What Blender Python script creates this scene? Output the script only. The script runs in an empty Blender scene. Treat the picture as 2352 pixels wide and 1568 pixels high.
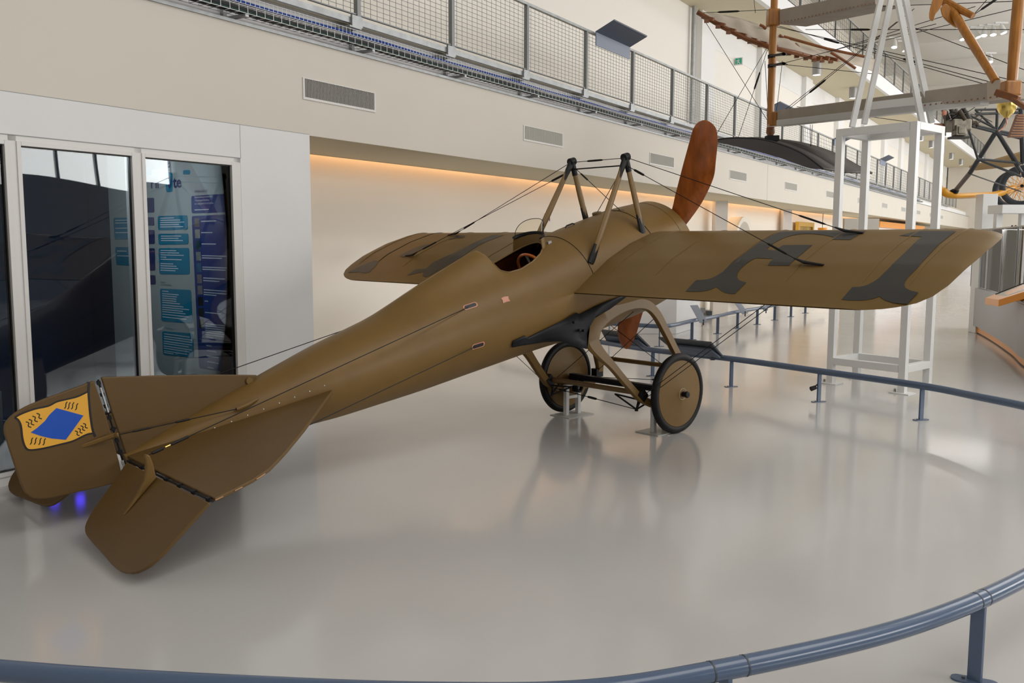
import bpy, bmesh, math
import numpy as np
from mathutils import Matrix, Vector
from mathutils.geometry import tessellate_polygon

scene = bpy.context.scene
col = scene.collection

# ------------------------------------------------------------------ camera
F_PX, CAM_H = 2106.5, 1.719058
PITCH, ROLL = math.radians(6.238216), math.radians(0.146056)
_fw = np.array([0, math.cos(PITCH), -math.sin(PITCH)])
_up = np.array([0, math.sin(PITCH), math.cos(PITCH)])
_rt = np.array([1.0, 0, 0])
C_RT = math.cos(ROLL) * _rt + math.sin(ROLL) * _up
C_UP = -math.sin(ROLL) * _rt + math.cos(ROLL) * _up
C_FW = _fw
C0 = np.array([0, 0, CAM_H])
cam_data = bpy.data.cameras.new('camera')
cam_data.sensor_fit = 'HORIZONTAL'
cam_data.sensor_width = 36.0
cam_data.lens = F_PX / 2352 * 36.0
cam_data.clip_start = 0.05
cam_data.clip_end = 300
cam = bpy.data.objects.new('camera', cam_data)
col.objects.link(cam)
cam.matrix_world = Matrix(((C_RT[0], C_UP[0], -C_FW[0], 0), (C_RT[1], C_UP[1], -C_FW[1], 0),
                           (C_RT[2], C_UP[2], -C_FW[2], CAM_H), (0, 0, 0, 1)))
scene.camera = cam

# ------------------------------------------------------------------ frame of the facade: l along, d behind it, z up
PHI = math.radians(31.0)
TW = np.array([math.sin(PHI), math.cos(PHI), 0])
NW = np.array([math.cos(PHI), -math.sin(PHI), 0])      # towards the hall
PW = np.array([-3.582, 6.272, 0.0])
Z = np.array([0, 0, 1.0])


def Wp(l, d, z):
    return PW + l * TW - d * NW + z * Z


# ------------------------------------------------------------------ light
world = bpy.data.worlds.new('overcast_sky')
scene.world = world
world.use_nodes = True
bg = world.node_tree.nodes['Background']
bg.inputs['Color'].default_value = (1.0, 0.985, 0.955, 1)
bg.inputs['Strength'].default_value = 1.0
scene.view_settings.view_transform = 'Standard'
scene.view_settings.look = 'None'
scene.view_settings.gamma = 1.0
scene.view_settings.use_curve_mapping = False
scene.view_settings.exposure = -0.90
scene.cycles.max_bounces = 8
scene.cycles.diffuse_bounces = 5
scene.cycles.glossy_bounces = 4
scene.cycles.transmission_bounces = 6
scene.cycles.transparent_max_bounces = 24
scene.cycles.caustics_reflective = False
scene.cycles.caustics_refractive = False
scene.cycles.sample_clamp_indirect = 6.0
scene.cycles.use_denoising = True


def area(name, c, zdir, xdir, sx, sy, power, color=(1, 1, 1), spread=180):
    L = bpy.data.lights.new(name, 'AREA')
    L.shape = 'RECTANGLE'
    L.size, L.size_y = sx, sy
    L.energy = power
    L.color = color
    L.spread = math.radians(spread)
    o = bpy.data.objects.new(name, L)
    col.objects.link(o)
    zd = -Vector(zdir).normalized()
    xd = Vector(xdir).normalized()
    yd = zd.cross(xd).normalized()
    xd = yd.cross(zd)
    o.matrix_world = Matrix(((xd[0], yd[0], zd[0], c[0]), (xd[1], yd[1], zd[1], c[1]), (xd[2], yd[2], zd[2], c[2]), (0, 0, 0, 1)))
    return o


HALL = 22.0          # width of the hall in front of the facade
CEIL = 10.6
SKY = (1.0, 0.98, 0.945)
# daylight through the roof lights (two strips, over the hall) and the high windows of the opposite side
for _l in (-14, 2, 18, 34, 50, 66):
    area('roof_daylight', Wp(_l, -11.5, CEIL + 0.55), (0, 0, -1), TW, 12.5, 5.6, 1500, SKY)
for _l in (3, 15, 27, 39, 51, 63):
    _h = 3.3 if _l < 21 else 6.1  # far windows invented taller, to throw more light on the far gallery
    area('window_daylight', Wp(_l, -HALL - 0.35, 3.45 + _h / 2), -NW, TW, 9.4, _h, 1500 * _h / 3.3, SKY)

# ------------------------------------------------------------------ materials
MATS = {}


def mat(name, color, rough=0.6, metal=0.0, var=0.0, scale=4.0, bump=0.0, bscale=60.0, coat=0.0, spec=0.5, stretch=None, dark=None):
    if name in MATS:
        return MATS[name]
    m = bpy.data.materials.new(name)
    m.use_nodes = True
    nt = m.node_tree
    b = nt.nodes['Principled BSDF']
    b.inputs['Base Color'].default_value = (*color, 1)
    b.inputs['Roughness'].default_value = rough
    b.inputs['Metallic'].default_value = metal
    b.inputs['Specular IOR Level'].default_value = spec
    b.inputs['Coat Weight'].default_value = coat
    b.inputs['Coat Roughness'].default_value = 0.12
    if var or bump:
        tc = nt.nodes.new('ShaderNodeTexCoord')
        mp = nt.nodes.new('ShaderNodeMapping')
        nt.links.new(tc.outputs['Object'], mp.inputs['Vector'])
        if stretch:
            mp.inputs['Scale'].default_value = stretch
    if var:
        n = nt.nodes.new('ShaderNodeTexNoise')
        n.inputs['Scale'].default_value = scale
        n.inputs['Detail'].default_value = 6
        n.inputs['Roughness'].default_value = 0.6
        nt.links.new(mp.outputs['Vector'], n.inputs['Vector'])
        r = nt.nodes.new('ShaderNodeValToRGB')
        lo = dark if dark else tuple(max(0, x * (1 - var)) for x in color)
        hi = tuple(min(1, x * (1 + var)) for x in color)
        r.color_ramp.elements[0].position = 0.3
        r.color_ramp.elements[1].position = 0.7
        r.color_ramp.elements[0].color = (*lo, 1)
        r.color_ramp.elements[1].color = (*hi, 1)
        nt.links.new(n.outputs['Fac'], r.inputs['Fac'])
        nt.links.new(r.outputs['Color'], b.inputs['Base Color'])
    if bump:
        n2 = nt.nodes.new('ShaderNodeTexNoise')
        n2.inputs['Scale'].default_value = bscale
        n2.inputs['Detail'].default_value = 4
        nt.links.new(mp.outputs['Vector'], n2.inputs['Vector'])
        bp = nt.nodes.new('ShaderNodeBump')
        bp.inputs['Strength'].default_value = bump
        bp.inputs['Distance'].default_value = 0.01
        nt.links.new(n2.outputs['Fac'], bp.inputs['Height'])
        nt.links.new(bp.outputs['Normal'], b.inputs['Normal'])
    MATS[name] = m
    return m


def emit(name, color, strength):
    m = bpy.data.materials.new(name)
    m.use_nodes = True
    b = m.node_tree.nodes['Principled BSDF']
    b.inputs['Base Color'].default_value = (*color, 1)
    b.inputs['Emission Color'].default_value = (*color, 1)
    b.inputs['Emission Strength'].default_value = strength
    MATS[name] = m
    return m


def glass(name, tint, bump=0.0, ior=1.5, bscale=0.8):
    m = bpy.data.materials.new(name)
    m.use_nodes = True
    nt = m.node_tree
    for n in list(nt.nodes):
        nt.nodes.remove(n)
    out = nt.nodes.new('ShaderNodeOutputMaterial')
    mix = nt.nodes.new('ShaderNodeMixShader')
    tr = nt.nodes.new('ShaderNodeBsdfTransparent')
    tr.inputs['Color'].default_value = (*tint, 1)
    gl = nt.nodes.new('ShaderNodeBsdfGlossy')
    gl.inputs['Roughness'].default_value = 0.01
    fr = nt.nodes.new('ShaderNodeFresnel')
    fr.inputs['IOR'].default_value = ior
    nt.links.new(fr.outputs['Fac'], mix.inputs['Fac'])
    nt.links.new(tr.outputs['BSDF'], mix.inputs[1])
    nt.links.new(gl.outputs['BSDF'], mix.inputs[2])
    nt.links.new(mix.outputs['Shader'], out.inputs['Surface'])
    if bump:
        tc = nt.nodes.new('ShaderNodeTexCoord')
        n2 = nt.nodes.new('ShaderNodeTexNoise')
        n2.inputs['Scale'].default_value = bscale
        n2.inputs['Detail'].default_value = 0
        nt.links.new(tc.outputs['Object'], n2.inputs['Vector'])
        bp = nt.nodes.new('ShaderNodeBump')
        bp.inputs['Strength'].default_value = 1.0
        bp.inputs['Distance'].default_value = bump
        nt.links.new(n2.outputs['Fac'], bp.inputs['Height'])
        nt.links.new(bp.outputs['Normal'], gl.inputs['Normal'])
    MATS[name] = m
    return m


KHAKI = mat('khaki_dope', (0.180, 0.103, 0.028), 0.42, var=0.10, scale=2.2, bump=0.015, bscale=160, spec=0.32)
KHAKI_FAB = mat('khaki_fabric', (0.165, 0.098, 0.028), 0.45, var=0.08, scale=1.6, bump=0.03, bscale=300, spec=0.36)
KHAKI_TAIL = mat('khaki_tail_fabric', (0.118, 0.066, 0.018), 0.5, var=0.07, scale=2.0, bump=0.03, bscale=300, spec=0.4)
KHAKI_DK = mat('khaki_wood', (0.18, 0.108, 0.036), 0.4, var=0.12, scale=5, spec=0.45)
BLACKST = mat('black_steel', (0.010, 0.0105, 0.012), 0.45, var=0.2, scale=12, spec=0.22)
GREYPAINT = mat('grey_marking_paint', (0.034, 0.033, 0.031), 0.42, var=0.10, scale=3)
RUBBER = mat('black_rubber', (0.009, 0.009, 0.010), 0.5, var=0.3, scale=30, spec=0.22)
PROPWOOD = mat('mahogany_varnish', (0.36, 0.098, 0.018), 0.25, var=0.35, scale=2.0, stretch=(7, 7, 0.5), coat=0.35)
COCKWOOD = mat('cockpit_mahogany', (0.34, 0.078, 0.020), 0.3, var=0.3, scale=4, stretch=(8, 1, 1), coat=0.3)
RIMWOOD = mat('orange_rim_wood', (0.50, 0.13, 0.02), 0.25, coat=0.4)
WIRE = mat('dark_wire', (0.014, 0.013, 0.012), 0.5, spec=0.2)
BRASS = mat('brass', (0.75, 0.55, 0.16), 0.25, metal=1.0)
YELLOW = mat('flag_yellow', (0.86, 0.44, 0.045), 0.45)
BLUE = mat('flag_blue', (0.008, 0.085, 0.52), 0.45)
BLACKP = mat('black_print', (0.012, 0.010, 0.010), 0.45)
COPPER = mat('bare_copper_edge', (0.62, 0.28, 0.18), 0.4)
FLOOR = None
WALLWHITE = mat('wall_white_panel', (0.755, 0.755, 0.765), 0.55, var=0.02, scale=1.2)
WALLCREAM = mat('wall_cream', (0.68, 0.635, 0.565), 0.7, var=0.02, scale=0.7)
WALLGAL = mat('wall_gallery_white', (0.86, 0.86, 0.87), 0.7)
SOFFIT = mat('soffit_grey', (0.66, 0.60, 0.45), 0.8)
CEILM = mat('ceiling_grey', (0.68, 0.66, 0.62), 0.8)
RECESS = mat('recess_cream', (0.93, 0.88, 0.80), 0.75)
FRAMEW = mat('window_frame_white', (0.70, 0.685, 0.675), 0.35)
SEAM = mat('joint_grey', (0.33, 0.33, 0.33), 0.7)  # plain grey of the strips along the panel joints
GALV = mat('galvanised_steel', (0.36, 0.375, 0.385), 0.42, metal=0.5, var=0.15, scale=9)
GALVD = mat('galvanised_mesh', (0.24, 0.25, 0.255), 0.5, metal=0.4)
VENTM = mat('vent_white', (0.72, 0.71, 0.69), 0.5)
VENTD = mat('vent_dark', (0.12, 0.115, 0.10), 0.8)
BLUECAB = mat('blue_cable', (0.015, 0.06, 0.32), 0.5)
BLACKCAB = mat('black_cable', (0.02, 0.025, 0.028), 0.5)
RAILBLUE = mat('rail_blue_grey', (0.085, 0.125, 0.205), 0.18, spec=0.5)
PANELBLUE = mat('panel_blue_grey', (0.085, 0.11, 0.165), 0.4)
BOARDDK = mat('board_dark_grey', (0.05, 0.06, 0.07), 0.45)
BOARDLT = mat('board_pale_blue', (0.36, 0.41, 0.49), 0.4)
STANDW = mat('stand_white_enamel', (0.74, 0.745, 0.74), 0.35)
STANDG = mat('stand_grey_enamel', (0.56, 0.56, 0.54), 0.4)
OLDWOOD = mat('amber_varnished_wood', (0.36, 0.140, 0.016), 0.35, var=0.3, scale=4, stretch=(6, 6, 0.8), coat=0.15)
OLDWOODD = mat('dark_varnished_wood', (0.20, 0.065, 0.015), 0.4, var=0.3, scale=6)
LINEN = mat('aged_linen', (0.50, 0.435, 0.36), 0.8, var=0.08, scale=3)
LINENT = mat('taupe_linen', (0.36, 0.315, 0.265), 0.8, var=0.10, scale=3)
DARKFAB = mat('dark_brown_fabric', (0.055, 0.042, 0.038), 0.6, var=0.2, scale=3)
ENGINE = mat('engine_metal', (0.19, 0.175, 0.14), 0.4, metal=0.7, var=0.35, scale=14)
ENGDK = mat('engine_dark', (0.05, 0.045, 0.04), 0.5, metal=0.3)
TUBEDK = mat('dark_tube', (0.03, 0.034, 0.038), 0.4)
SKIDY = mat('yellow_skid_wood', (0.72, 0.33, 0.015), 0.35, coat=0.2)
ORANGE = mat('orange_lacquer', (0.85, 0.31, 0.012), 0.3)
KIOSKG = mat('kiosk_grey', (0.30, 0.31, 0.325), 0.4)
NAVY = mat('poster_navy', (0.018, 0.05, 0.22), 0.5)
NAVYD = mat('poster_indigo', (0.04, 0.05, 0.15), 0.5)
TEAL = mat('poster_teal', (0.01, 0.22, 0.36), 0.5)
BOARDW = mat('poster_board_white', (0.42, 0.45, 0.45), 0.6)
PRINTW = mat('poster_print_white', (0.70, 0.74, 0.78), 0.6)
PRINTT = mat('poster_print_teal', (0.02, 0.20, 0.28), 0.6)
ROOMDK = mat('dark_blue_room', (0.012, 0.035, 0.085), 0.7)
LAMPGREY = mat('lamp_grey', (0.33, 0.33, 0.33), 0.35, metal=0.4)
SIGNRED = mat('sign_red', (0.45, 0.02, 0.02), 0.5)
SIGNGREEN = mat('sign_green', (0.02, 0.42, 0.28), 0.5)
SIGNWHITE = mat('sign_white', (0.75, 0.75, 0.75), 0.5)
GOLD = mat('gold_frame', (0.65, 0.38, 0.05), 0.4, metal=0.3)
WINGLASS = glass('tinted_window_glass', (0.80, 0.85, 0.87), bump=0.012, ior=1.5)
CASEGLASS = glass('case_glass', (0.97, 0.98, 0.98), ior=1.18)
CELLUL = glass('celluloid', (0.95, 0.91, 0.80), ior=1.12)
BULB = emit('lamp_bulb', (1.0, 0.97, 0.9), 14.0)
BLUELED = emit('blue_led', (0.08, 0.04, 1.0), 16.0)


def floor_material():
    m = bpy.data.materials.new('grey_epoxy_floor')
    m.use_nodes = True
    nt = m.node_tree
    b = nt.nodes['Principled BSDF']
    tc = nt.nodes.new('ShaderNodeTexCoord')
    n1 = nt.nodes.new('ShaderNodeTexNoise')
    n1.inputs['Scale'].default_value = 0.55
    n1.inputs['Detail'].default_value = 5
    nt.links.new(tc.outputs['Object'], n1.inputs['Vector'])
    r = nt.nodes.new('ShaderNodeValToRGB')
    r.color_ramp.elements[0].position = 0.3
    r.color_ramp.elements[1].position = 0.7
    r.color_ramp.elements[0].color = (0.500, 0.492, 0.487, 1)
    r.color_ramp.elements[1].color = (0.545, 0.536, 0.530, 1)
    nt.links.new(n1.outputs['Fac'], r.inputs['Fac'])
    v = nt.nodes.new('ShaderNodeTexVoronoi')
    v.inputs['Scale'].default_value = 2.3
    v.inputs['Randomness'].default_value = 1.0
    nt.links.new(tc.outputs['Object'], v.inputs['Vector'])
    sp = nt.nodes.new('ShaderNodeMath')
    sp.operation = 'LESS_THAN'
    sp.inputs[1].default_value = 0.010
    nt.links.new(v.outputs['Distance'], sp.inputs[0])
    mx = nt.nodes.new('ShaderNodeMixRGB')
    mx.inputs['Color2'].default_value = (0.20, 0.19, 0.18, 1)
    nt.links.new(sp.outputs['Value'], mx.inputs['Fac'])
    nt.links.new(r.outputs['Color'], mx.inputs['Color1'])
    nt.links.new(mx.outputs['Color'], b.inputs['Base Color'])
    n2 = nt.nodes.new('ShaderNodeTexNoise')
    n2.inputs['Scale'].default_value = 1.3
    n2.inputs['Detail'].default_value = 3
    nt.links.new(tc.outputs['Object'], n2.inputs['Vector'])
    mr = nt.nodes.new('ShaderNodeMapRange')
    mr.inputs['To Min'].default_value = 0.10
    mr.inputs['To Max'].default_value = 0.17
    nt.links.new(n2.outputs['Fac'], mr.inputs['Value'])
    nt.links.new(mr.outputs['Result'], b.inputs['Roughness'])
    n3 = nt.nodes.new('ShaderNodeTexNoise')
    n3.inputs['Scale'].default_value = 55
    n3.inputs['Detail'].default_value = 3
    nt.links.new(tc.outputs['Object'], n3.inputs['Vector'])
    bp = nt.nodes.new('ShaderNodeBump')
    bp.inputs['Strength'].default_value = 0.025
    bp.inputs['Distance'].default_value = 0.004
    nt.links.new(n3.outputs['Fac'], bp.inputs['Height'])
    nt.links.new(bp.outputs['Normal'], b.inputs['Normal'])
    b.inputs['Specular IOR Level'].default_value = 0.5
    return m


FLOOR = floor_material()

# ------------------------------------------------------------------ mesh helpers
PM = {}


def A(*p):
    return np.array(p, float)


def unit(v):
    v = np.asarray(v, float)
    return v / (np.linalg.norm(v) or 1)


class MB:
    def __init__(s):
        s.v, s.f = [], []

    def add(s, V, Fs):
        o = len(s.v)
        s.v += [tuple(float(c) for c in p) for p in V]
        s.f += [tuple(i + o for i in f) for f in Fs]
        return s

    def hexa(s, P):
        return s.add(P, [(0, 1, 2, 3), (7, 6, 5, 4), (0, 4, 5, 1), (1, 5, 6, 2), (2, 6, 7, 3), (3, 7, 4, 0)])

    def box(s, c, sx, sy, sz, ax=None):
        X, Y, Zz = ax if ax is not None else (A(1, 0, 0), A(0, 1, 0), A(0, 0, 1))
        c = np.asarray(c, float)
        h = lambda a, b, e: c + X * a * sx / 2 + Y * b * sy / 2 + Zz * e * sz / 2
        return s.hexa([h(-1, -1, -1), h(1, -1, -1), h(1, 1, -1), h(-1, 1, -1), h(-1, -1, 1), h(1, -1, 1), h(1, 1, 1), h(-1, 1, 1)])

    def wbox(s, l0, l1, d0, d1, z0, z1):
        return s.hexa([Wp(l0, d0, z0), Wp(l1, d0, z0), Wp(l1, d1, z0), Wp(l0, d1, z0),
                       Wp(l0, d0, z1), Wp(l1, d0, z1), Wp(l1, d1, z1), Wp(l0, d1, z1)])

    def bar(s, a, b, w, h, side=None):
        a, b = np.asarray(a, float), np.asarray(b, float)
        t = unit(b - a)
        sd = side if side is not None else Z
        y = np.cross(t, sd)
        if np.linalg.norm(y) < 1e-6:
            y = np.cross(t, A(1, 0, 0))
        y = unit(y)
        x = unit(np.cross(y, t))
        P = []
        for e in (a, b):
            P += [e - y * w / 2 - x * h / 2, e + y * w / 2 - x * h / 2, e + y * w / 2 + x * h / 2, e - y * w / 2 + x * h / 2]
        return s.hexa(P)

    def tube(s, pts, r, n=8, flat=None, cap=True):
        P = [np.asarray(p, float) for p in pts]
        m = len(P)
        R = [r] * m if np.isscalar(r) else list(r)
        T = []
        for i in range(m):
            T.append(unit(P[min(i + 1, m - 1)] - P[max(i - 1, 0)]))
        u = np.cross(T[0], A(0, 0, 1))
        if np.linalg.norm(u) < 1e-3:
            u = np.cross(T[0], A(1, 0, 0))
        u = unit(u)
        V = []
        for i in range(m):
            u = unit(u - T[i] * (u @ T[i]))
            w = np.cross(T[i], u)
            for k in range(n):
                a = 2 * math.pi * k / n
                off = R[i] * (math.cos(a) * u + math.sin(a) * w)
                if flat is not None:
                    k_, dv = flat
                    dv = unit(dv - T[i] * (dv @ T[i]))
                    off = off + dv * (off @ dv) * (k_ - 1)
                V.append(P[i] + off)
        Fs = []
        for i in range(m - 1):
            for k in range(n):
                k2 = (k + 1) % n
                Fs.append((i * n + k, i * n + k2, (i + 1) * n + k2, (i + 1) * n + k))
        if cap:
            Fs.append(tuple(range(n))[::-1])
            Fs.append(tuple((m - 1) * n + k for k in range(n)))
        return s.add(V, Fs)

    def prism(s, poly, ext):
        poly = [np.asarray(p, float) for p in poly]
        ext = np.asarray(ext, float)
        n = len(poly)
        V = poly + [p + ext for p in poly]
        Fs = [tuple(range(n))[::-1], tuple(range(n, 2 * n))]
        for i in range(n):
            j = (i + 1) % n
            Fs.append((i, j, n + j, n + i))
        return s.add(V, Fs)

    def lathe(s, o, ax, prof, n=24, closed=False):
        o, ax = np.asarray(o, float), unit(ax)
        u = np.cross(ax, A(0, 0, 1))
        if np.linalg.norm(u) < 1e-3:
            u = A(1, 0, 0)
        u = unit(u)
        w = np.cross(ax, u)
        V = []
        for h, r in prof:
            for k in range(n):
                a = 2 * math.pi * k / n
                V.append(o + ax * h + r * (math.cos(a) * u + math.sin(a) * w))
        m = len(prof)
        Fs = []
        for i in range(m - 1 if not closed else m):
            i2 = (i + 1) % m
            for k in range(n):
                k2 = (k + 1) % n
                Fs.append((i * n + k, i * n + k2, i2 * n + k2, i2 * n + k))
        if not closed:
            Fs.append(tuple(range(n))[::-1])
            Fs.append(tuple((m - 1) * n + k for k in range(n)))
        return s.add(V, Fs)

    def grid(s, G, cu=False, cv=False):
        m, n = len(G), len(G[0])
        V = [p for row in G for p in row]
        Fs = []
        for i in range(m if cu else m - 1):
            for k in range(n if cv else n - 1):
                i2, k2 = (i + 1) % m, (k + 1) % n
                Fs.append((i * n + k, i * n + k2, i2 * n + k2, i2 * n + k))
        return s.add(V, Fs)


def props(o, label=None, cat=None, group=None, kind=None):
    if label:
        o['label'] = label
    if cat:
        o['category'] = cat
    if group:
        o['group'] = group
    if kind:
        o['kind'] = kind
    return o


def empty(name, loc, rz=0.0, label=None, cat=None, group=None, kind=None):
    o = bpy.data.objects.new(name, None)
    col.objects.link(o)
    o.location = tuple(float(x) for x in loc)
    o.rotation_euler = (0, 0, rz)
    M = np.eye(4)
    M[:3, :3] = [[math.cos(rz), -math.sin(rz), 0], [math.sin(rz), math.cos(rz), 0], [0, 0, 1]]
    M[:3, 3] = loc
    PM[o.name] = M
    return props(o, label, cat, group, kind)


def build(mb, name, m, parent=None, smooth=False, label=None, cat=None, group=None, kind=None, bevel=0.0, angle=35, solid=0.0):
    V = np.array(mb.v, float)
    Mp = PM[parent.name] if parent is not None else np.eye(4)
    inv = np.linalg.inv(Mp)
    V = V @ inv[:3, :3].T + inv[:3, 3]
    lo, hi = V.min(0), V.max(0)
    c = A((lo[0] + hi[0]) / 2, (lo[1] + hi[1]) / 2, lo[2])
    me = bpy.data.meshes.new(name)
    me.from_pydata((V - c).tolist(), [], mb.f)
    bm = bmesh.new()
    bm.from_mesh(me)
    bmesh.ops.recalc_face_normals(bm, faces=bm.faces)
    bm.to_mesh(me)
    bm.free()
    if smooth:
        me.polygons.foreach_set('use_smooth', [True] * len(me.polygons))
        me.set_sharp_from_angle(angle=math.radians(angle))
    me.materials.append(m)
    o = bpy.data.objects.new(name, me)
    col.objects.link(o)
    o.location = c
    if parent is not None:
        o.parent = parent
    M = np.eye(4)
    M[:3, 3] = c
    PM[o.name] = Mp @ M
    if bevel:
        md = o.modifiers.new('edge', 'BEVEL')
        md.width = bevel
        md.segments = 2
        md.limit_method = 'ANGLE'
    if solid:
        md = o.modifiers.new('thick', 'SOLIDIFY')
        md.thickness = solid
        md.offset = 0
    return props(o, label, cat, group, kind)


# pixel of the 2352x1568 frame -> point of the place
def ray(u, v):
    return C_FW + (u - 1176) / F_PX * C_RT - (v - 784) / F_PX * C_UP


def onplane(u, v, P0, n):
    d = ray(u, v)
    return C0 + ((np.asarray(P0) - C0) @ n) / (d @ n) * d


def at(u, v, Y):
    return onplane(u, v, A(0, Y, 0), A(0, 1, 0))


def onz(u, v, z=0.0):
    return onplane(u, v, A(0, 0, z), Z)


def wall(u, v, d=0.0):
    P = onplane(u, v, PW - d * NW, NW) - PW
    return float(P @ TW), float(P[2])


def smooth_line(P, n=8):
    """Catmull-Rom through the points"""
    P = [np.asarray(p, float) for p in P]
    out = []
    Q = [2 * P[0] - P[1]] + P + [2 * P[-1] - P[-2]]
    for i in range(1, len(Q) - 2):
        for k in range(n):
            t = k / n
            a, b, c, d = Q[i - 1], Q[i], Q[i + 1], Q[i + 2]
            out.append(0.5 * ((2 * b) + (c - a) * t + (2 * a - 5 * b + 4 * c - d) * t * t + (-a + 3 * b - 3 * c + d) * t ** 3))
    out.append(P[-1])
    return out


# ================================================================== THE SETTING
S = 'structure'
ZB, ZT = 2.722, 3.615          # lower and upper edge of the gallery front
L0, L1 = -16.0, 92.0
build(MB().add([Wp(L0 - 8, 8, 0), Wp(L1, 8, 0), Wp(L1, -HALL - 3, 0), Wp(L0 - 8, -HALL - 3, 0)], [(0, 1, 2, 3)]), 'floor', FLOOR, kind=S)
CORN = wall(709.8, 310)[0]      # where the white infill ends and the recess begins
# window layout on the infill
G1R = wall(8, 340)[0]
G2L, G2R = wall(45.9, 335)[0], wall(300.7, 360)[0]
G3L, G3R = wall(331.6, 363.3)[0], wall(530.2, 380)[0]
FR = wall(550.9, 363.5)[0]
GZ0, GZ1, FZ1 = 0.094, 2.372, 2.441
FZB = 2.735
G1L = G1R - (G2R - G2L)
FL = G1L - 0.1
wl_ = MB()
wl_.wbox(L0, FL, -0.006, 0.14, 0, FZB)
wl_.wbox(FR, CORN, -0.006, 0.14, 0, FZB)
wl_.wbox(FL, FR, -0.006, 0.14, FZ1, FZB)
wl = build(wl_, 'wall_left', WALLWHITE, kind=S)
j = MB()
j.wbox(FR + 0.002, FR + 0.006, -0.0075, 0, FZ1, FZB)
j.wbox(L0, CORN, -0.0075, 0, FZB - 0.004, FZB)
j.wbox(FL, FR, -0.0080, 0, FZ1 - 0.002, FZ1 + 0.004)
build(j, 'panel_joint', SEAM, wl)
# return wall, recess, fascia
build(MB().wbox(CORN - 0.14, CORN, 0.14, 1.5, 0, ZB), 'wall_return', RECESS, kind=S)
rb = MB()
rb.wbox(CORN - 0.14, L1, 1.5, 1.7, 0, ZB + 0.45)
rb.wbox(CORN - 0.14, L1, 1.30, 1.5, ZB + 0.40, ZB + 0.45)
rb.wbox(CORN - 0.14, L1, 1.30, 1.33, ZB + 0.0, ZB + 0.45)
build(rb, 'wall_recess', RECESS, kind=S)
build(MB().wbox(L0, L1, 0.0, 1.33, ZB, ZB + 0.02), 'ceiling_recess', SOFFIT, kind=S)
fa = build(MB().wbox(L0, L1, -0.004, 0.30, ZB + 0.001, ZT), 'wall_fascia', WALLCREAM, kind=S)
fj = MB()
fj.wbox(L0, L1, -0.022, 0.0, ZT - 0.022, ZT + 0.006)
build(fj, 'ledge_strip', GALV, fa)
fs = MB()
for uu in (1762,):
    lx = wall(uu, 420)[0]
    fs.wbox(lx, lx + 0.012, -0.006, 0, ZB, ZT - 0.03)
build(fs, 'panel_joint', SEAM, fa)
build(MB().wbox(L0, L1, 0.19, 0.5, ZT, 3.93), 'wall_slab_edge', WALLGAL, kind=S)
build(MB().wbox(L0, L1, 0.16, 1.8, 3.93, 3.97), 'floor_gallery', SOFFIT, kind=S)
# gallery back wall with white pilasters and the white upper band
GB = 1.6
Z2 = 7.2
gw = build(MB().wbox(L0, L1, GB, GB + 0.2, 3.96, Z2 + 0.3), 'wall_gallery', mat('wall_gallery_cream', (0.87, 0.84, 0.79), 0.7), kind=S)
up_ = MB()
up_.wbox(wall(1629, 120, GB)[0], L1, GB - 0.012, GB, 6.55, Z2)
build(up_, 'upper_band', WALLGAL, gw)
pil = [(wall(1597, 120, GB)[0], wall(1629, 120, GB)[0]), (wall(1737, 160, GB)[0], wall(1758, 160, GB)[0])]
step = 5.2
for k in range(8):
    pil.append((pil[1][0] + step * (k + 1), pil[1][1] + step * (k + 1)))
for a, b in pil:
    build(MB().wbox(a, b, GB - 0.16, GB, 3.97, Z2), 'pilaster', WALLGAL, gw)
build(MB().tube([Wp(wall(1592, 100, GB - .1)[0], GB - 0.1, z) for z in (3.97, 5.5, Z2)], 0.05, 10), 'downpipe', GALV, gw, smooth=True)
# upper gallery slab (its edge runs slightly towards the hall)
E0, E1 = A(5.651, 21.643, 0), A(41.492, 78.959, 0)
T2 = unit(E1 - E0)
N2 = A(T2[1], -T2[0], 0)
Q0 = E0 - 22 * T2


def U(l, d, z):
    return Q0 + l * T2 - d * N2 + z * Z


def ubox(mb, l0, l1, d0, d1, z0, z1):
    return mb.hexa([U(l0, d0, z0), U(l1, d0, z0), U(l1, d1, z0), U(l0, d1, z0), U(l0, d0, z1), U(l1, d0, z1), U(l1, d1, z1), U(l0, d1, z1)])


UL = 88.0
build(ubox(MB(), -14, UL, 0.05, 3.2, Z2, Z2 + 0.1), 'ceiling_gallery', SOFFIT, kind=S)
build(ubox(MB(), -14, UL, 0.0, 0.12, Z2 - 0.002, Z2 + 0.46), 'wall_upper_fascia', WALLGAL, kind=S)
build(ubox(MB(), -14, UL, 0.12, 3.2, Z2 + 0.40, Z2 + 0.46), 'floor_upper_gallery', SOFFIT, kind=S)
ug = build(ubox(MB(), -14, UL, 2.6, 2.8, Z2 + 0.46, CEIL), 'wall_upper_gallery', WALLCREAM, kind=S)
for lx in (30.6, 33.2, 47.0, 49.6, 63, 66):
    build(ubox(MB(), lx, lx + 1.1, 2.56, 2.62, Z2 + 0.46, Z2 + 2.6), 'dark_doorway', BOARDDK, ug)
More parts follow.
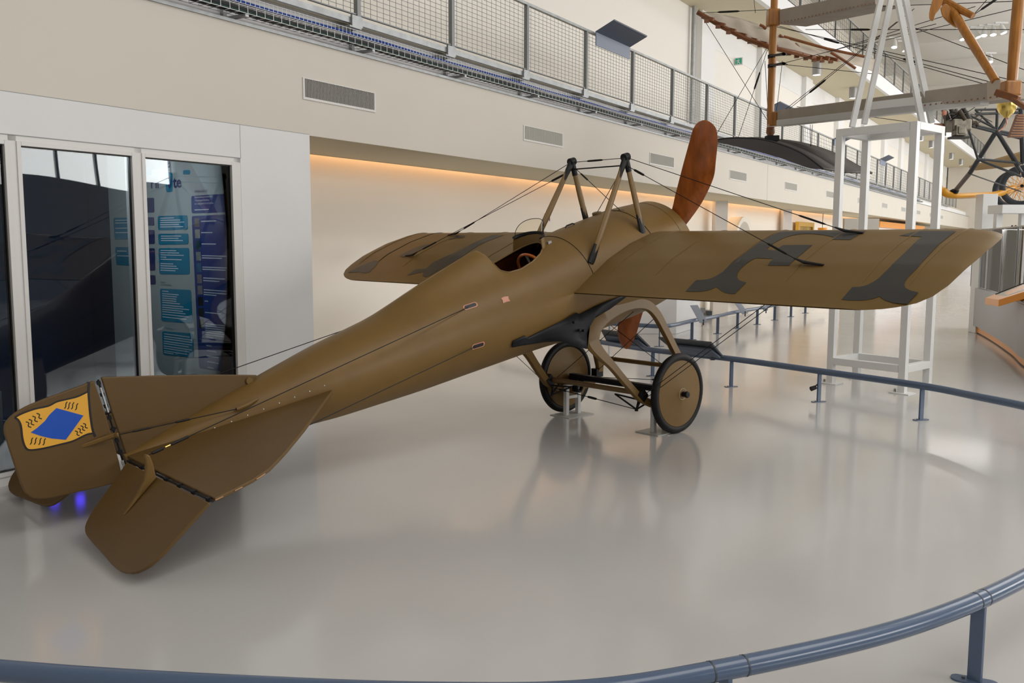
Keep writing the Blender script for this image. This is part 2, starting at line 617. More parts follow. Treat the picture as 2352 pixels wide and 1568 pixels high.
# hall ceiling: a closed part next to the galleries with beams, then roof lights
build(MB().wbox(L0 - 8, L1, -8.6, 4, CEIL, CEIL + 0.15), 'ceiling', CEILM, kind=S)
build(MB().wbox(L0 - 8, L1, -HALL - 3, -14.4, CEIL, CEIL + 0.15), 'ceiling_far_side', CEILM, kind=S)
rl = MB()
for k in range(6):
    l_ = -22 + 16 * k
    rl.wbox(l_ - 1.7, l_ + 1.7, -14.4, -8.6, CEIL, CEIL + 0.15)
build(rl, 'ceiling_roof_ribs', CEILM, kind=S)
rm = MB()
for k in range(60):
    rm.wbox(-20 + 1.5 * k, -19.94 + 1.5 * k, -14.4, -8.6, CEIL + 0.02, CEIL + 0.12)
for dd in (-9.8, -11, -12.2, -13.4):
    rm.wbox(L0 - 8, L1, dd - 0.03, dd + 0.03, CEIL + 0.03, CEIL + 0.11)
build(rm, 'ceiling_roof_glazing_bars', GALVD, kind=S)
for k, l_ in enumerate((33, 40, 47, 55, 64, 74)):
    build(MB().wbox(l_, l_ + 0.5, -8.6, 2.5, CEIL - 0.45, CEIL), 'ceiling_beam', CEILM, kind=S)
# ends and far side of the hall
build(MB().wbox(72, 72.3, -9.0, 1.5, 0, CEIL), 'wall_end', WALLCREAM, kind=S)
build(MB().wbox(L1, L1 + 0.3, -HALL - 3, 8, 0, CEIL), 'wall_far_end', WALLCREAM, kind=S)
build(MB().wbox(L0 - 8.3, L0 - 8, -HALL - 3, 8, 0, CEIL), 'wall_behind', WALLCREAM, kind=S)
ow = MB()
ow.wbox(L0 - 8, L1, -HALL - 0.3, -HALL, 0, 3.45)
ow.wbox(L0 - 8, 21, -HALL - 0.3, -HALL, 6.75, CEIL)
ow.wbox(21, L1, -HALL - 0.3, -HALL, 9.55, CEIL)
for k in range(7):
    l_ = -3 + 12 * k
    ow.wbox(l_ - 1.3, l_ + 1.3, -HALL - 0.3, -HALL, 3.45, 6.75 if l_ < 20 else 9.6)
ow.wbox(70.3, L1, -HALL - 0.3, -HALL, 3.45, 9.6)
ow.wbox(L0 - 8, -4.3, -HALL - 0.3, -HALL, 3.45, 6.75)
build(ow, 'wall_opposite', mat('opposite_wall_dark', (0.30, 0.30, 0.31), 0.7), kind=S)
om = MB()
for k in range(50):
    om.wbox(-3 + 1.5 * k, -2.9 + 1.5 * k, -HALL - 0.2, -HALL - 0.1, 3.45, 6.75 if k < 16 else 9.55)
for zz in (4.5, 5.6, 6.75, 7.7, 8.6):
    om.wbox(-3, 71, -HALL - 0.2, -HALL - 0.1, zz - 0.05, zz + 0.05)
build(om, 'window_opposite_bars', GALVD, kind=S)

# ------------------------------------------------------------------ windows of the infill
def window(name, l0, l1):
    w = empty(name, Wp((l0 + l1) / 2, 0, 0), 0, kind=S)
    f = MB()
    for a, b, z0, z1 in ((l0 - 0.032, l0, GZ0 - 0.03, GZ1 + 0.03), (l1, l1 + 0.032, GZ0 - 0.03, GZ1 + 0.03),
                         (l0, l1, GZ1, GZ1 + 0.03), (l0, l1, GZ0 - 0.03, GZ0)):
        f.wbox(a, b, -0.014, 0.05, z0, z1)
    build(f, 'window_frame', FRAMEW, w, bevel=0.003)
    g = MB()
    for a, b, z0, z1 in ((l0, l0 + 0.008, GZ0, GZ1), (l1 - 0.008, l1, GZ0, GZ1), (l0, l1, GZ1 - 0.008, GZ1), (l0, l1, GZ0, GZ0 + 0.01)):
        g.wbox(a, b, 0.012, 0.03, z0, z1)
    build(g, 'gasket', BLACKP, w)
    p = MB().wbox(l0 - 0.01, l1 + 0.01, 0.018, 0.026, GZ0 - 0.01, GZ1 + 0.01)
    build(p, 'pane', WINGLASS, w)
    # the dark strip fixed low on the pane
    return w


window('window_1', G1L, G1R)
window('window_2', G2L, G2R)
window('window_3', G3L, G3R)
fm = MB()
fm.wbox(FL, FR, -0.004, 0.12, GZ1 + 0.03, FZ1 - 0.002)
fm.wbox(FL, FR, -0.004, 0.12, 0, GZ0 - 0.03)
fm.wbox(FL, G1L - 0.03, -0.004, 0.12, 0, FZ1)
fm.wbox(G1R + 0.03, G2L - 0.03, -0.004, 0.12, 0, FZ1)
fm.wbox(G2R + 0.03, G3L - 0.03, -0.004, 0.12, 0, FZ1)
fm.wbox(G3R + 0.03, FR, -0.004, 0.12, 0, FZ1)
build(fm, 'window_mullions', FRAMEW, kind=S)

# room behind the windows
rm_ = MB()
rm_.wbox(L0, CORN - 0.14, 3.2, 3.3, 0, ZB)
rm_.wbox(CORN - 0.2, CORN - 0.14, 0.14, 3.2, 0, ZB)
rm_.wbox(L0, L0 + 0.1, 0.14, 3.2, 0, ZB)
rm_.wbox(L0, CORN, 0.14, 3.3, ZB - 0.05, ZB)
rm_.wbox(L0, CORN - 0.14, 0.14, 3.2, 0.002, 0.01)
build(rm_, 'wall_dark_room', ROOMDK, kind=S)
area('poster_fill_light', Wp(0.9, 0.9, 2.60), 0.9 * TW - 0.65 * Z, NW, 0.8, 0.3, 46, (0.88, 0.96, 1.0))  # added light without a visible fixture, brightens the poster wall

# ------------------------------------------------------------------ poster wall seen through the glass
PR = Wp(wall(533, 500, 0.1)[0], 0.1, 0)
EB = unit(A(-0.75, 0.66, 0))
NB = unit(A(-0.66, -0.75, 0))


def brd(u, v, off=0.0):
    return onplane(u, v, PR + off * NB, NB)


def text_mesh(body, P, xd, yd, size, m, parent, name='lettering', width=None, align='LEFT', bold=0.0):
    cu = bpy.data.curves.new(name, 'FONT')
    cu.body = body
    cu.size = 1.0
    cu.align_x = align
    cu.resolution_u = 2
    cu.offset = bold
    t = bpy.data.objects.new('tmp_text', cu)
    col.objects.link(t)
    dg = bpy.context.evaluated_depsgraph_get()
    me = bpy.data.meshes.new_from_object(t.evaluated_get(dg))
    bpy.data.objects.remove(t)
    V = np.array([v.co[:] for v in me.vertices])
    Fs = [tuple(p.vertices) for p in me.polygons]
    bpy.data.meshes.remove(me)
    sx = size
    if width:
        sx = width / (V[:, 0].max() - V[:, 0].min())
    xd, yd = unit(xd), unit(yd)
    Wd = np.asarray(P) + np.outer(V[:, 0] * sx, xd) + np.outer(V[:, 1] * size, yd)
    return build(MB().add(Wd, Fs), name, m, parent)


def rrect(pts4, rad, n=5):
    """rounded quadrilateral from four corners (3d)"""
    out = []
    P = [np.asarray(p, float) for p in pts4]
    for i in range(4):
        a, b, c = P[i - 1], P[i], P[(i + 1) % 4]
        if rad <= 0:
            out.append(b)
            continue
        p0, p1 = b + unit(a - b) * rad, b + unit(c - b) * rad
        for k in range(n + 1):
            t = k / n
            out.append((1 - t) ** 2 * p0 + 2 * t * (1 - t) * b + t * t * p1)
    return out


bd = empty('poster_wall', brd(400, 900) * A(1, 1, 0), 0, 'pale poster wall with teal and navy text boxes behind the window glass', 'poster')
b0, b1 = brd(256, 600), PR + 0.02 * EB
board = MB().prism([A(b0[0], b0[1], 0.02), A(b1[0], b1[1], 0.02), A(b1[0], b1[1], 2.66), A(b0[0], b0[1], 2.66)], -NB * 0.06)
build(board, 'board', BOARDW, bd)


def pbox(c4, m, rad=0.03, name='text_box', off=0.004):
    return build(MB().prism(rrect([brd(u, v) for u, v in c4], rad), NB * off), name, m, bd)


def prow(box, x0, x1, y, h=0.010, m=PRINTW):
    """a line of small print: pixel x range and y inside a box"""
    a, b = brd(x0, y, 0.005), brd(x1, y, 0.005)
    b[2] = a[2]
    build(MB().prism([a, b, b + Z * h, a + Z * h], NB * 0.001), 'print_line', m, box)


navy1 = pbox([(440, 450), (529, 444), (529, 487), (441, 490)], NAVY)
navy2 = pbox([(441, 496), (530, 492), (541, 857), (458, 845)], NAVY)
teals = []
for c4 in ([(363, 496), (431, 494), (432, 527), (364, 529)], [(364, 537), (433, 536), (433.5, 561), (365, 562)],
           [(365, 570), (435, 569), (436.5, 630), (367, 629.5)], [(368, 662.5), (439, 665.5), (443, 742), (372, 737.5)],
           [(373, 760), (444, 765.5), (446, 821), (375, 814)], [(261, 500), (303, 500), (306, 549.5), (264, 549.5)],
           [(265, 567), (310, 567.5), (312, 610), (268, 608.5)]):
    teals.append(pbox(c4, TEAL))
for c4 in ([(322, 455), (354, 454), (355, 488), (322, 489)], [(322, 499), (354, 498.5), (355, 518), (322, 518)],
           [(322, 528), (355, 528), (356, 560), (323, 560)], [(322, 570), (356, 570), (357, 621), (324, 621)],
           [(323, 631), (357, 632), (358, 653), (325, 653)]):
    pbox(c4, NAVYD, 0.02)
rowsets = [(teals[0], 368, [(502, 400), (507, 414), (512, 423), (517, 411), (522, 421)]), (teals[1], 370, [(543, 416), (548, 410), (553, 420)]),
           (teals[2], 369, [(576, 405), (581, 411), (586, 422), (591, 382), (596, 417), (606, 398), (611, 405), (616, 409), (621, 403)]),
           (teals[3], 373, [(669, 387), (675, 410), (680, 406), (685, 405), (690, 405), (695, 413), (701, 421), (706, 434), (711, 420), (716, 426), (722, 433), (728, 428)]),
           (teals[4], 377, [(767, 436), (773, 441), (778, 439), (784, 441), (789, 433), (795, 441), (800, 435), (806, 430), (810, 398)]),
           (teals[5], 265, [(507, 292), (513, 293), (525, 296), (535, 294)]), (teals[6], 269, [(577, 291), (588, 300)])]
for box, x0, rows in rowsets:
    for y, x1 in rows:
        prow(box, x0, x1, y, 0.008)
for y, x0, x1 in ((509, 462, 496), (535, 462, 488), (561, 463, 496), (588, 464, 529), (593, 464, 510), (614, 465, 525), (619, 465, 519),
                  (639, 467, 517), (645, 467, 504), (666, 468, 530), (672, 468, 527), (677, 468, 497), (692, 470, 478), (718, 471, 507),
                  (744, 472, 529), (749, 472, 528), (754, 472, 529), (759, 472, 526), (764, 473, 532), (769, 473, 532), (774, 473, 490),
                  (794, 474, 486), (806, 475, 497), (818, 475, 502), (831, 476, 502), (844, 476, 491)):
    prow(navy2, x0, x1, y, 0.008)
photo_tones = [(0.16, 0.14, 0.15), (0.30, 0.30, 0.27), (0.01, 0.06, 0.08), (0.22, 0.25, 0.25), (0.03, 0.14, 0.26), (0.20, 0.19, 0.20), (0.20, 0.20, 0.20),
               (0.012, 0.012, 0.014), (0.02, 0.025, 0.02), (0.01, 0.03, 0.03)]
for k, t in enumerate(photo_tones):
    y = 501 + k * 25.8
    x = 446.5 + k * 1.15
    build(MB().prism([brd(a, b, 0.0055) for a, b in ((x, y), (x + 11, y - 0.3), (x + 12, y + 20), (x + 1, y + 20))], NB * 0.001),
          'photo_square', mat('poster_photo_%d' % k, t, 0.5, var=0.5, scale=14), navy2)
XB = -EB
text_mesh('REMERCIEMENTS PARTICULIERS', brd(447, 442.5, 0.002), XB, Z, 0.030, NAVYD, bd, width=0.225)
for k, (s_, w_) in enumerate((("Exposition réalisée, sous la direction d'EADS,", 0.315), ("du Conseil régional d'Île-de-France", 0.255), ("et du Conseil général de la Seine Saint-Denis", 0.33))):
    text_mesh(s_, brd(447, 455 + 7.4 * k, 0.0055), XB, Z, 0.026, PRINTW, navy1, width=w_)
prow(navy1, 447, 480, 483, 0.008)
text_mesh('Planète', brd(332, 390, 0.002), XB, Z, 0.155, NAVYD, bd, bold=0.03, width=0.50)
text_mesh('Pil', brd(346, 432, 0.002), XB, Z, 0.155, NAVYD, bd, bold=0.03, width=0.155)
text_mesh('te', brd(398, 431, 0.002), XB, Z, 0.155, NAVYD, bd, bold=0.03, width=0.16)
pbox([(380.5, 396), (396.5, 395.5), (397, 441), (381.5, 441)], TEAL, 0.035, 'title_letter', 0.003)
ring = []
oc = brd(389, 418, 0.004)
for k in range(20):
    a = 2 * math.pi * k / 20
    ring.append([oc + XB * math.cos(a) * r * 0.75 + Z * math.sin(a) * r for r in (0.030, 0.058)])
build(MB().grid(ring, cu=True), 'title_letter', NAVYD, bd)
pbox([(334, 381), (348, 380), (348, 402), (335, 403)], TEAL, 0.03, 'title_accent', 0.003)
pbox([(421, 391), (437, 390), (437, 400), (421, 401)], TEAL, 0.02, 'title_accent', 0.003)
text_mesh('RÉALISATION', brd(370, 650, 0.002), XB, Z, 0.022, PRINTT, bd, width=0.085)
text_mesh("DOCUMENTS D'EXPOSITION", brd(370, 655.5, 0.002), XB, Z, 0.022, PRINTT, bd, width=0.20)
text_mesh('TEXTES IMPRESSIONS', brd(379, 755, 0.002), XB, Z, 0.020, PRINTT, bd, width=0.155)
# grey skirting strip of the room behind the glass
build(MB().wbox(L0, G2L - 0.06, 0.30, 0.34, 0.02, 0.62), 'wall_room_low_screen', mat('room_screen_grey', (0.42, 0.46, 0.46), 0.5), kind=S)
for lx, zz, lab in ((0.47, 0.22, 'small blue lamp behind the glass, mirrored in the floor beside the rudder'), (0.68, 0.28, 'small blue lamp behind the glass, mirrored in the floor beside the elevator')):
    led = empty('blue_lamp', Wp(lx, 0.10, 0.012), 0, lab, 'lamp', 'blue lamps behind the glass')
    build(MB().tube([Wp(lx, 0.16, 0.012), Wp(lx, 0.16, zz - 0.05)], 0.012, 8).lathe(Wp(lx, 0.16, 0.012), Z, [(0, 0.07), (0.012, 0.06)], 14), 'stem', BLACKST, led)
    build(MB().lathe(Wp(lx, 0.15, zz), NW, [(-0.04, 0.03), (0.0, 0.045), (0.03, 0.045)], 16), 'lamp_body', BLACKST, led)
    build(MB().lathe(Wp(lx, 0.119, zz), NW, [(0, 0.040), (0.006, 0.034)], 16), 'lens', BLUELED, led)

# ------------------------------------------------------------------ air vents of the gallery front
ORD = ['first', 'second', 'third', 'fourth', 'fifth', 'sixth', 'seventh', 'eighth', 'ninth', 'tenth', 'eleventh', 'twelfth', 'thirteenth', 'fourteenth']
vent_l = [(697, 858), (1203, 1290), (1492, 1546), (1676, 1713), (1803, 1829), (1898, 1917)]
VL = []
for (a, b), ya, yb in zip(vent_l, (182, 289, 350, 392, 419, 441), (252, 330, 382, 415, 441, 457)):
    VL.append((wall(a, ya)[0], wall(b, yb)[0]))
for k in range(6):
    VL.append((VL[-1][0] + 4.9, VL[-1][1] + 4.9))
for k, (a, b) in enumerate(VL):
    lab = 'long slatted air vent above the white wall, nearest of the row' if k == 0 else '%s slatted air vent along the gallery front, counting from the poster windows' % ORD[k]
    v = empty('air_vent', Wp((a + b) / 2, 0, 3.075), 0, lab, 'vent', 'air vents along the gallery front')
    m = MB()
    z0, z1 = 3.078, 3.250
    m.wbox(a - 0.02, b + 0.02, -0.014, 0.0, z0 - 0.022, z0)
    m.wbox(a - 0.02, b + 0.02, -0.014, 0.0, z1, z1 + 0.008)
    m.wbox(a - 0.02, a, -0.014, 0.0, z0, z1)
    m.wbox(b, b + 0.02, -0.014, 0.0, z0, z1)
    build(m, 'frame', VENTM, v)
    build(MB().wbox(a, b, -0.0055, -0.0045, z0, z1), 'duct_back', VENTD if k == 0 else mat('vent_back', (0.34, 0.33, 0.29), 0.8), v)
    if k < 6:
        m = MB()
        n = int((b - a) / 0.02)
        for q in range(n):
            x = a + (q + 0.5) * (b - a) / n
            m.wbox(x - 0.0030, x + 0.0030, -0.0105, -0.0065, z0, z1)
        build(m, 'slats', mat('vent_slat', (0.50, 0.485, 0.45), 0.5) if k == 0 else mat('vent_slat_pale', (0.66, 0.645, 0.60), 0.5), v, kind='stuff')
    else:
        build(MB().wbox(a, b, -0.012, -0.006, z0, z1), 'slats', mat('vent_far', (0.42, 0.41, 0.38), 0.6), v)

# ------------------------------------------------------------------ cable trays, support beam and brackets on the slab edge
def tray(name, zt, dc, wid, label, cables, lim=46.0, u_step=0.10):
    t = empty(name, Wp(4, dc, zt), 0, label, 'cable tray')
    m = MB()
    a, b = L0 + 12, lim
    for dz, dd in ((0, dc), (0.060, dc - wid), (0.0, dc - wid)):
        m.bar(Wp(a, dd, zt + dz), Wp(b, dd, zt + dz), 0.004, 0.004)
    x = a
    while x < b:
        m.tube([Wp(x, dc, zt + 0.05), Wp(x, dc, zt), Wp(x, dc - wid, zt), Wp(x, dc - wid, zt + 0.066)], 0.0036, 4)
        x += u_step if x < 14 else u_step * 2
    build(m, 'wire_basket', STANDW, t, kind='stuff')
    for k, (cm, dd, dz, r) in enumerate(cables):
        build(MB().tube([Wp(a + (b - a) * q / 60, dc - dd, zt + dz + 0.006 * math.sin(q * 2.1 + k)) for q in range(61)], r, 6), 'cable', cm, t, smooth=True)
    return t


tray('lower_cable_tray', 3.665, 0.02, 0.15, 'lower wire basket tray with thick black cables above the white wall',
     [(BLACKCAB, 0.115, 0.030, 0.026), (BLACKCAB, 0.05, 0.032, 0.026), (BLACKCAB, 0.085, 0.012, 0.012), (mat('green_cable', (0.02, 0.06, 0.05), 0.5), 0.13, 0.014, 0.010)])
tray('upper_cable_tray', 3.775, 0.12, 0.14, 'upper wire basket tray carrying blue cables below the railing',
     [(BLUECAB, 0.115, 0.018, 0.015), (BLUECAB, 0.09, 0.014, 0.010), (STANDG, 0.03, 0.018, 0.008)], u_step=0.055)
sb = empty('railing_support_beam', Wp(4, 0.05, 3.9), 0, 'galvanised steel beam with brackets carrying the first gallery railing', 'beam')
build(MB().wbox(L0 + 10, 60, 0.02, 0.06, 3.905, 3.965), 'beam', GALV, sb)
post_u = [(826, 20), (1042, 50), (1214, 80), (1350, 130), (1457, 160), (1548, 200), (1627, 230), (1691, 260)]
PL = [wall(u, v)[0] for u, v in post_u]
PL = [PL[0] - 3.4, PL[0] - 1.7] + PL
while PL[-1] < 62:
    PL.append(PL[-1] + 1.95)
for k, x in enumerate(PL):
    if x > 40:
        break
    build(MB().wbox(x - 0.16, x + 0.02, -0.005, 0.19, 3.86, 3.875).wbox(x - 0.12, x + 0.04, -0.004, 0.02, 3.875, 3.985), 'bracket', GALV, sb)
    if k % 1 == 0 and x < 26:
        build(MB().wbox(x + 0.05, x + 0.09, -0.12, 0.19, 3.64, 3.665).wbox(x + 0.05, x + 0.09, 0.15, 0.19, 3.62, 3.9), 'tray_arm', GALV, sb)


def railing(name, P, posts, z0, z1, label, fine, far_from):
    """P(l, d, z) gives the point; posts is a list of l"""
    r = empty(name, P(posts[0], 0, z0), 0, label, 'railing')
    build(MB().bar(P(posts[0], 0, z1), P(posts[-1], 0, z1), 0.05, 0.035), 'handrail', GALV, r)
    build(MB().bar(P(posts[0], 0, z0), P(posts[-1], 0, z0), 0.03, 0.012), 'bottom_rail', GALVD, r)
    for x in posts:
        build(MB().box((P(x, 0, z0 - 0.05) + P(x, 0, z1)) / 2, 0.055, 0.05, z1 - z0 + 0.05, (unit(P(1, 0, 0) - P(0, 0, 0)), unit(P(0, 1, 0) - P(0, 0, 0)), Z)), 'post', GALVD, r)
    for a, b in zip(posts[:-1], posts[1:]):
        m = MB()
        near = a < far_from
        st, hz = (fine, fine * 0.5) if near else (fine * 2, fine)
        w = 0.0045 if near else 0.008
        n = max(2, int((b - a) / st))
        for q in range(1, n):
            x = a + (b - a) * q / n
            m.bar(P(x, 0, z0), P(x, 0, z1 - 0.02), w, w)
        n = max(2, int((z1 - z0) / hz))
        for q in range(1, n):
            zz = z0 + (z1 - z0 - 0.02) * q / n
            m.bar(P(a, 0.004, zz), P(b, 0.004, zz), w, w)
        build(m, 'wire_grid', GALVD, r, kind='stuff')
    return r


railing('gallery_railing', lambda l, d, z: Wp(l, 0.03 + d, z), PL, 4.005, 4.85, 'wire mesh balcony railing of the first gallery with grey posts', 0.105, 22)
UP_L = [8 + 1.95 * k for k in range(38)]
railing('upper_gallery_railing', lambda l, d, z: U(l, 0.06 + d, z), UP_L, Z2 + 0.53, Z2 + 1.40, 'wire mesh railing of the upper gallery near the ceiling', 0.13, 26)
# reading boards on the railing
for (u, v, lab, k) in ((1420, 76, 'dark blue reading board on the gallery railing, nearest and largest', 0), (1790, 240, 'dark blue reading board on the railing behind the amber strut', 1),
                       (1938, 312, 'dark blue reading board on the railing beside the white tower leg', 2), (2040, 356, 'dark blue reading board on the railing framed by the white tower', 3)):
    l_, z_ = wall(u - 14, v + 12)
    t = empty('reading_board', Wp(l_, 0, 4.8), 0, lab, 'sign', 'reading boards on the gallery railing')
    w = 0.66
    build(MB().prism([Wp(l_ - w, -0.03, 4.845), Wp(l_ + w * .9, -0.03, 4.845), Wp(l_ + w * .9, -0.34, 4.985), Wp(l_ - w, -0.34, 4.985)], A(0, 0, 0.02)), 'board', PANELBLUE, t)
    build(MB().wbox(l_ - w, l_ + w * .9, -0.045, -0.03, 4.66, 4.86), 'clamp_plate', mat('panel_edge_blue', (0.22, 0.26, 0.36), 0.4), t)

# ------------------------------------------------------------------ downlights under the upper gallery
dl = [(1877, 145), (1960, 202), (2116, 307), (2140, 324), (2164, 338), (2186, 352), (2208, 366), (2249, 393), (2266, 405), (2275, 415)]
for k, (u, v) in enumerate(dl):
    P = onz(u, v, Z2 - 0.02)
    t = empty('cylinder_downlight', P - A(0, 0, 0.4), 0, 'grey cylinder downlight under the upper gallery, %s counting from the amber strut' % ORD[k], 'lamp', 'downlights under the upper gallery')
    build(MB().lathe(P, -Z, [(-0.03, 0.14), (0.36, 0.14), (0.36, 0.12), (0.30, 0.12)], 16), 'housing', LAMPGREY, t, smooth=True)
    build(MB().lathe(P - A(0, 0, 0.335), -Z, [(0, 0.118), (0.01, 0.115)], 16), 'lens', BULB, t)
# spot lamps on the hall ceiling
for k, (u, v) in enumerate([(2210, 71), (2242, 66), (2262, 62), (2281, 60), (2300, 56), (2055, 90), (2275, 125), (2074, 98)]):
    P = onz(u, v, CEIL - 0.45)
    t = empty('ceiling_spotlight', P - A(0, 0, 0.3), 0, 'white spotlight under the hall ceiling, %s of the cluster' % ORD[k], 'lamp', 'spotlights under the hall ceiling')
    build(MB().box(P + A(0, 0, 0.06), 0.5, 0.1, 0.06).tube([P + A(0, 0, 0.05), P - A(0, 0, 0.06)], 0.03, 8), 'bracket', STANDW, t)
    build(MB().lathe(P - A(0, 0, 0.05), unit(A(0.25 * math.sin(k * 2), -0.3, -1)), [(0, 0.08), (0.32, 0.13), (0.32, 0.11), (0.30, 0.11)], 14), 'head', STANDW, t, smooth=True)
    build(MB().lathe(P - A(0, 0, 0.05) + unit(A(0.25 * math.sin(k * 2), -0.3, -1)) * 0.305, unit(A(0.25 * math.sin(k * 2), -0.3, -1)), [(0, 0.108), (0.01, 0.1)], 14), 'lens', BULB, t)

# ------------------------------------------------------------------ signs
def sign(name, c, w, h, label, cat, parts):
    t = empty(name, c - Z * h / 2, 0, label, cat)
    build(MB().box(c, w, 0.03, h, (TW, -NW, Z)), 'plate', SIGNWHITE, t)
    for (x, z, sw, sh, m) in parts:
        build(MB().box(c + TW * x + Z * z + NW * 0.017, sw, 0.006, sh, (TW, -NW, Z)), 'pictogram', m, t)


l_, z_ = wall(1628, 136, GB)
sign('fire_point_sign', Wp(l_, GB - 0.03, z_), 0.30, 0.14, 'red and white fire equipment sign on the gallery wall', 'sign',
     [(-0.06, 0, 0.09, 0.11, SIGNRED), (0.08, 0.03, 0.07, 0.03, BOARDDK), (0.08, -0.03, 0.07, 0.03, BOARDDK)])
l_, z_ = wall(1687, 142, GB)
es = Wp(l_, GB - 0.12, z_)
t = empty('exit_sign', es - Z * 0.1, 0, 'green running man exit sign projecting from the gallery wall', 'sign')
build(MB().box(es, 0.07, 0.22, 0.19, (TW, -NW, Z)), 'housing', SIGNWHITE, t)
build(MB().box(es - TW * 0.037, 0.006, 0.17, 0.15, (TW, -NW, Z)), 'face', SIGNGREEN, t)
mm = MB()
for a, b in (((-0.02, 0.02), (0.03, -0.06)), ((0.03, -0.06), (0.08, -0.11)), ((0.0, -0.03), (-0.07, -0.10)), ((-0.02, 0.03), (0.06, 0.05)), ((-0.02, 0.03), (-0.09, 0.0)), ((-0.03, 0.08), (-0.01, 0.10))):
    mm.bar(es - TW * 0.0425 + 0.6 * (NW * a[0] + Z * a[1]), es - TW * 0.0425 + 0.6 * (NW * b[0] + Z * b[1]), 0.02, 0.004, TW)
build(mm, 'pictogram', SIGNWHITE, t)
l_, z_ = wall(1255, 500, 1.5)
sign('hose_sign', Wp(l_, 1.48, z_), 0.16, 0.14, 'small red and white fire sign on the recess wall', 'sign',
     [(-0.03, -0.025, 0.05, 0.06, SIGNRED), (-0.03, 0.035, 0.05, 0.04, mat('sign_maroon', (0.16, 0.04, 0.04), 0.5)), (0.045, -0.01, 0.03, 0.09, mat('sign_maroon2', (0.2, 0.06, 0.06), 0.5))])

# ------------------------------------------------------------------ recess: hidden cove lamp, columns, plinths
cv = empty('cove_lamp', Wp(10, 1.42, ZB + 0.28), 0, 'concealed warm strip lamp washing the recess wall', 'lamp')
build(MB().wbox(CORN + 0.05, 44, 1.39, 1.45, ZB + 0.30, ZB + 0.34), 'housing', STANDW, cv)
for k in range(7):
    a = CORN + 0.2 + k * 5.6
    area('cove_light', Wp(a + 2.8, 1.42, ZB + 0.28), -Z - 0.12 * NW, TW, 5.5, 0.07, 20, (1.0, 0.56, 0.25))
for k, (u0, u1, v, lab) in enumerate(((1603, 1631, 463, 'square grey column under the gallery, the one right behind the cowling'), (1750, 1770, 482, 'square grey column under the gallery behind the grey letter stem'))):
    a, b = onz(u0, v, ZB), onz(u1, v, ZB)
    c = (a + b) / 2 + NW * (0.42 + 0.2 * k)
    w = 0.30 if k == 0 else 0.26
    build(MB().box(A(c[0], c[1], ZB / 2), w, 0.4, ZB, (A(1, 0, 0), A(0, 1, 0), Z)), 'column', WALLWHITE, None, kind=S)
pl = MB()
a, b = onz(1464, 767), onz(1553, 767)
build(MB().hexa([A(a[0], a[1], 0), A(b[0], b[1], 0), A(b[0] + .55, b[1] + 1.1, 0), A(a[0] + .55, a[1] + 1.1, 0),
                 A(a[0], a[1], 1.55), A(b[0], b[1], 1.55), A(b[0] + .55, b[1] + 1.1, 1.55), A(a[0] + .55, a[1] + 1.1, 1.55)]), 'white_plinth', WALLWHITE,
      label='tall white plinth block seen through the undercarriage arch', cat='plinth', bevel=0.01)
a, b = onz(1555, 747), onz(1606, 739)
build(MB().hexa([A(a[0], a[1], 0), A(b[0], b[1], 0), A(b[0] - .1, b[1] + .3, 0), A(a[0] - .1, a[1] + .3, 0),
                 A(a[0], a[1], 1.1), A(b[0], b[1], 1.1), A(b[0] - .1, b[1] + .3, 1.1), A(a[0] - .1, a[1] + .3, 1.1)]), 'white_partition', WALLWHITE,
      label='low white partition just behind the pale reading board', cat='partition')
a, b = onz(1604, 733), onz(1640, 724)
c1, c2 = onz(1611, 733), onz(1631, 729)
build(MB().box(c1 + A(0, 0.1, 0.035), 0.34, 0.3, 0.07).box(c2 + A(-0.03, 0.12, 0.075), 0.13, 0.3, 0.15), 'black_step', BOARDDK,
      label='small black step block beside the cream plinth', cat='step')
a, b = onz(1637, 727), onz(1672, 727)
build(MB().hexa([A(a[0], a[1], 0), A(b[0], b[1], 0), A(b[0] + 1.1, b[1] + 1.3, 0), A(a[0] + 1.1, a[1] + 1.3, 0),
                 A(a[0], a[1], .42), A(b[0], b[1], .42), A(b[0] + 1.1, b[1] + 1.3, .42), A(a[0] + 1.1, a[1] + 1.3, .42)])
      .box(A((a[0] + b[0]) / 2 + .55, a[1] + .65, .44), 1.5, 1.4, .04), 'cream_plinth', RECESS, label='low cream display plinth under the wing trailing edge', cat='plinth')
# round opening and gold frame behind the wing
P = onz(1690, 560, 1.6)
l_, z_ = wall(1685, 532, 1.45)
t = empty('round_niche', Wp(l_, 1.4, 1.5), 0, 'pale round niche ring on the recess wall behind the wing', 'niche')
build(MB().lathe(Wp(l_, 1.5, z_ - 0.35), NW, [(0, 0.75), (0.35, 0.75), (0.35, 0.62), (0, 0.62)], 40, closed=True), 'ring', RECESS, t, smooth=True)
build(MB().lathe(Wp(l_, 1.49, z_ - 0.35), NW, [(0, 0.62), (0.02, 0.62)], 40), 'disc', WALLGAL, t)
l_, z_ = wall(1846, 517, 1.4)
t = empty('gold_picture_frame', Wp(l_, 1.4, z_ - 0.6), 0, 'gold picture frame just showing above the wing', 'picture')
build(MB().wbox(l_ - 1.1, l_ + 1.1, 1.30, 1.40, z_ - 0.9, z_ - 0.62).wbox(l_ - 1.1, l_ + 1.1, 1.30, 1.40, z_ - 0.05, z_ + 0.10).wbox(l_ - 1.1, l_ - 0.9, 1.30, 1.40, z_ - 0.62, z_ - 0.05).wbox(l_ + 0.9, l_ + 1.1, 1.30, 1.40, z_ - 0.62, z_ - 0.05), 'frame', GOLD, t)
build(MB().wbox(l_ - 0.9, l_ + 0.9, 1.36, 1.39, z_ - 0.62, z_ - 0.05), 'canvas', mat('canvas_ochre', (0.42, 0.27, 0.06), 0.7, var=0.3, scale=3), t)
P = at(1889, 526, 27)
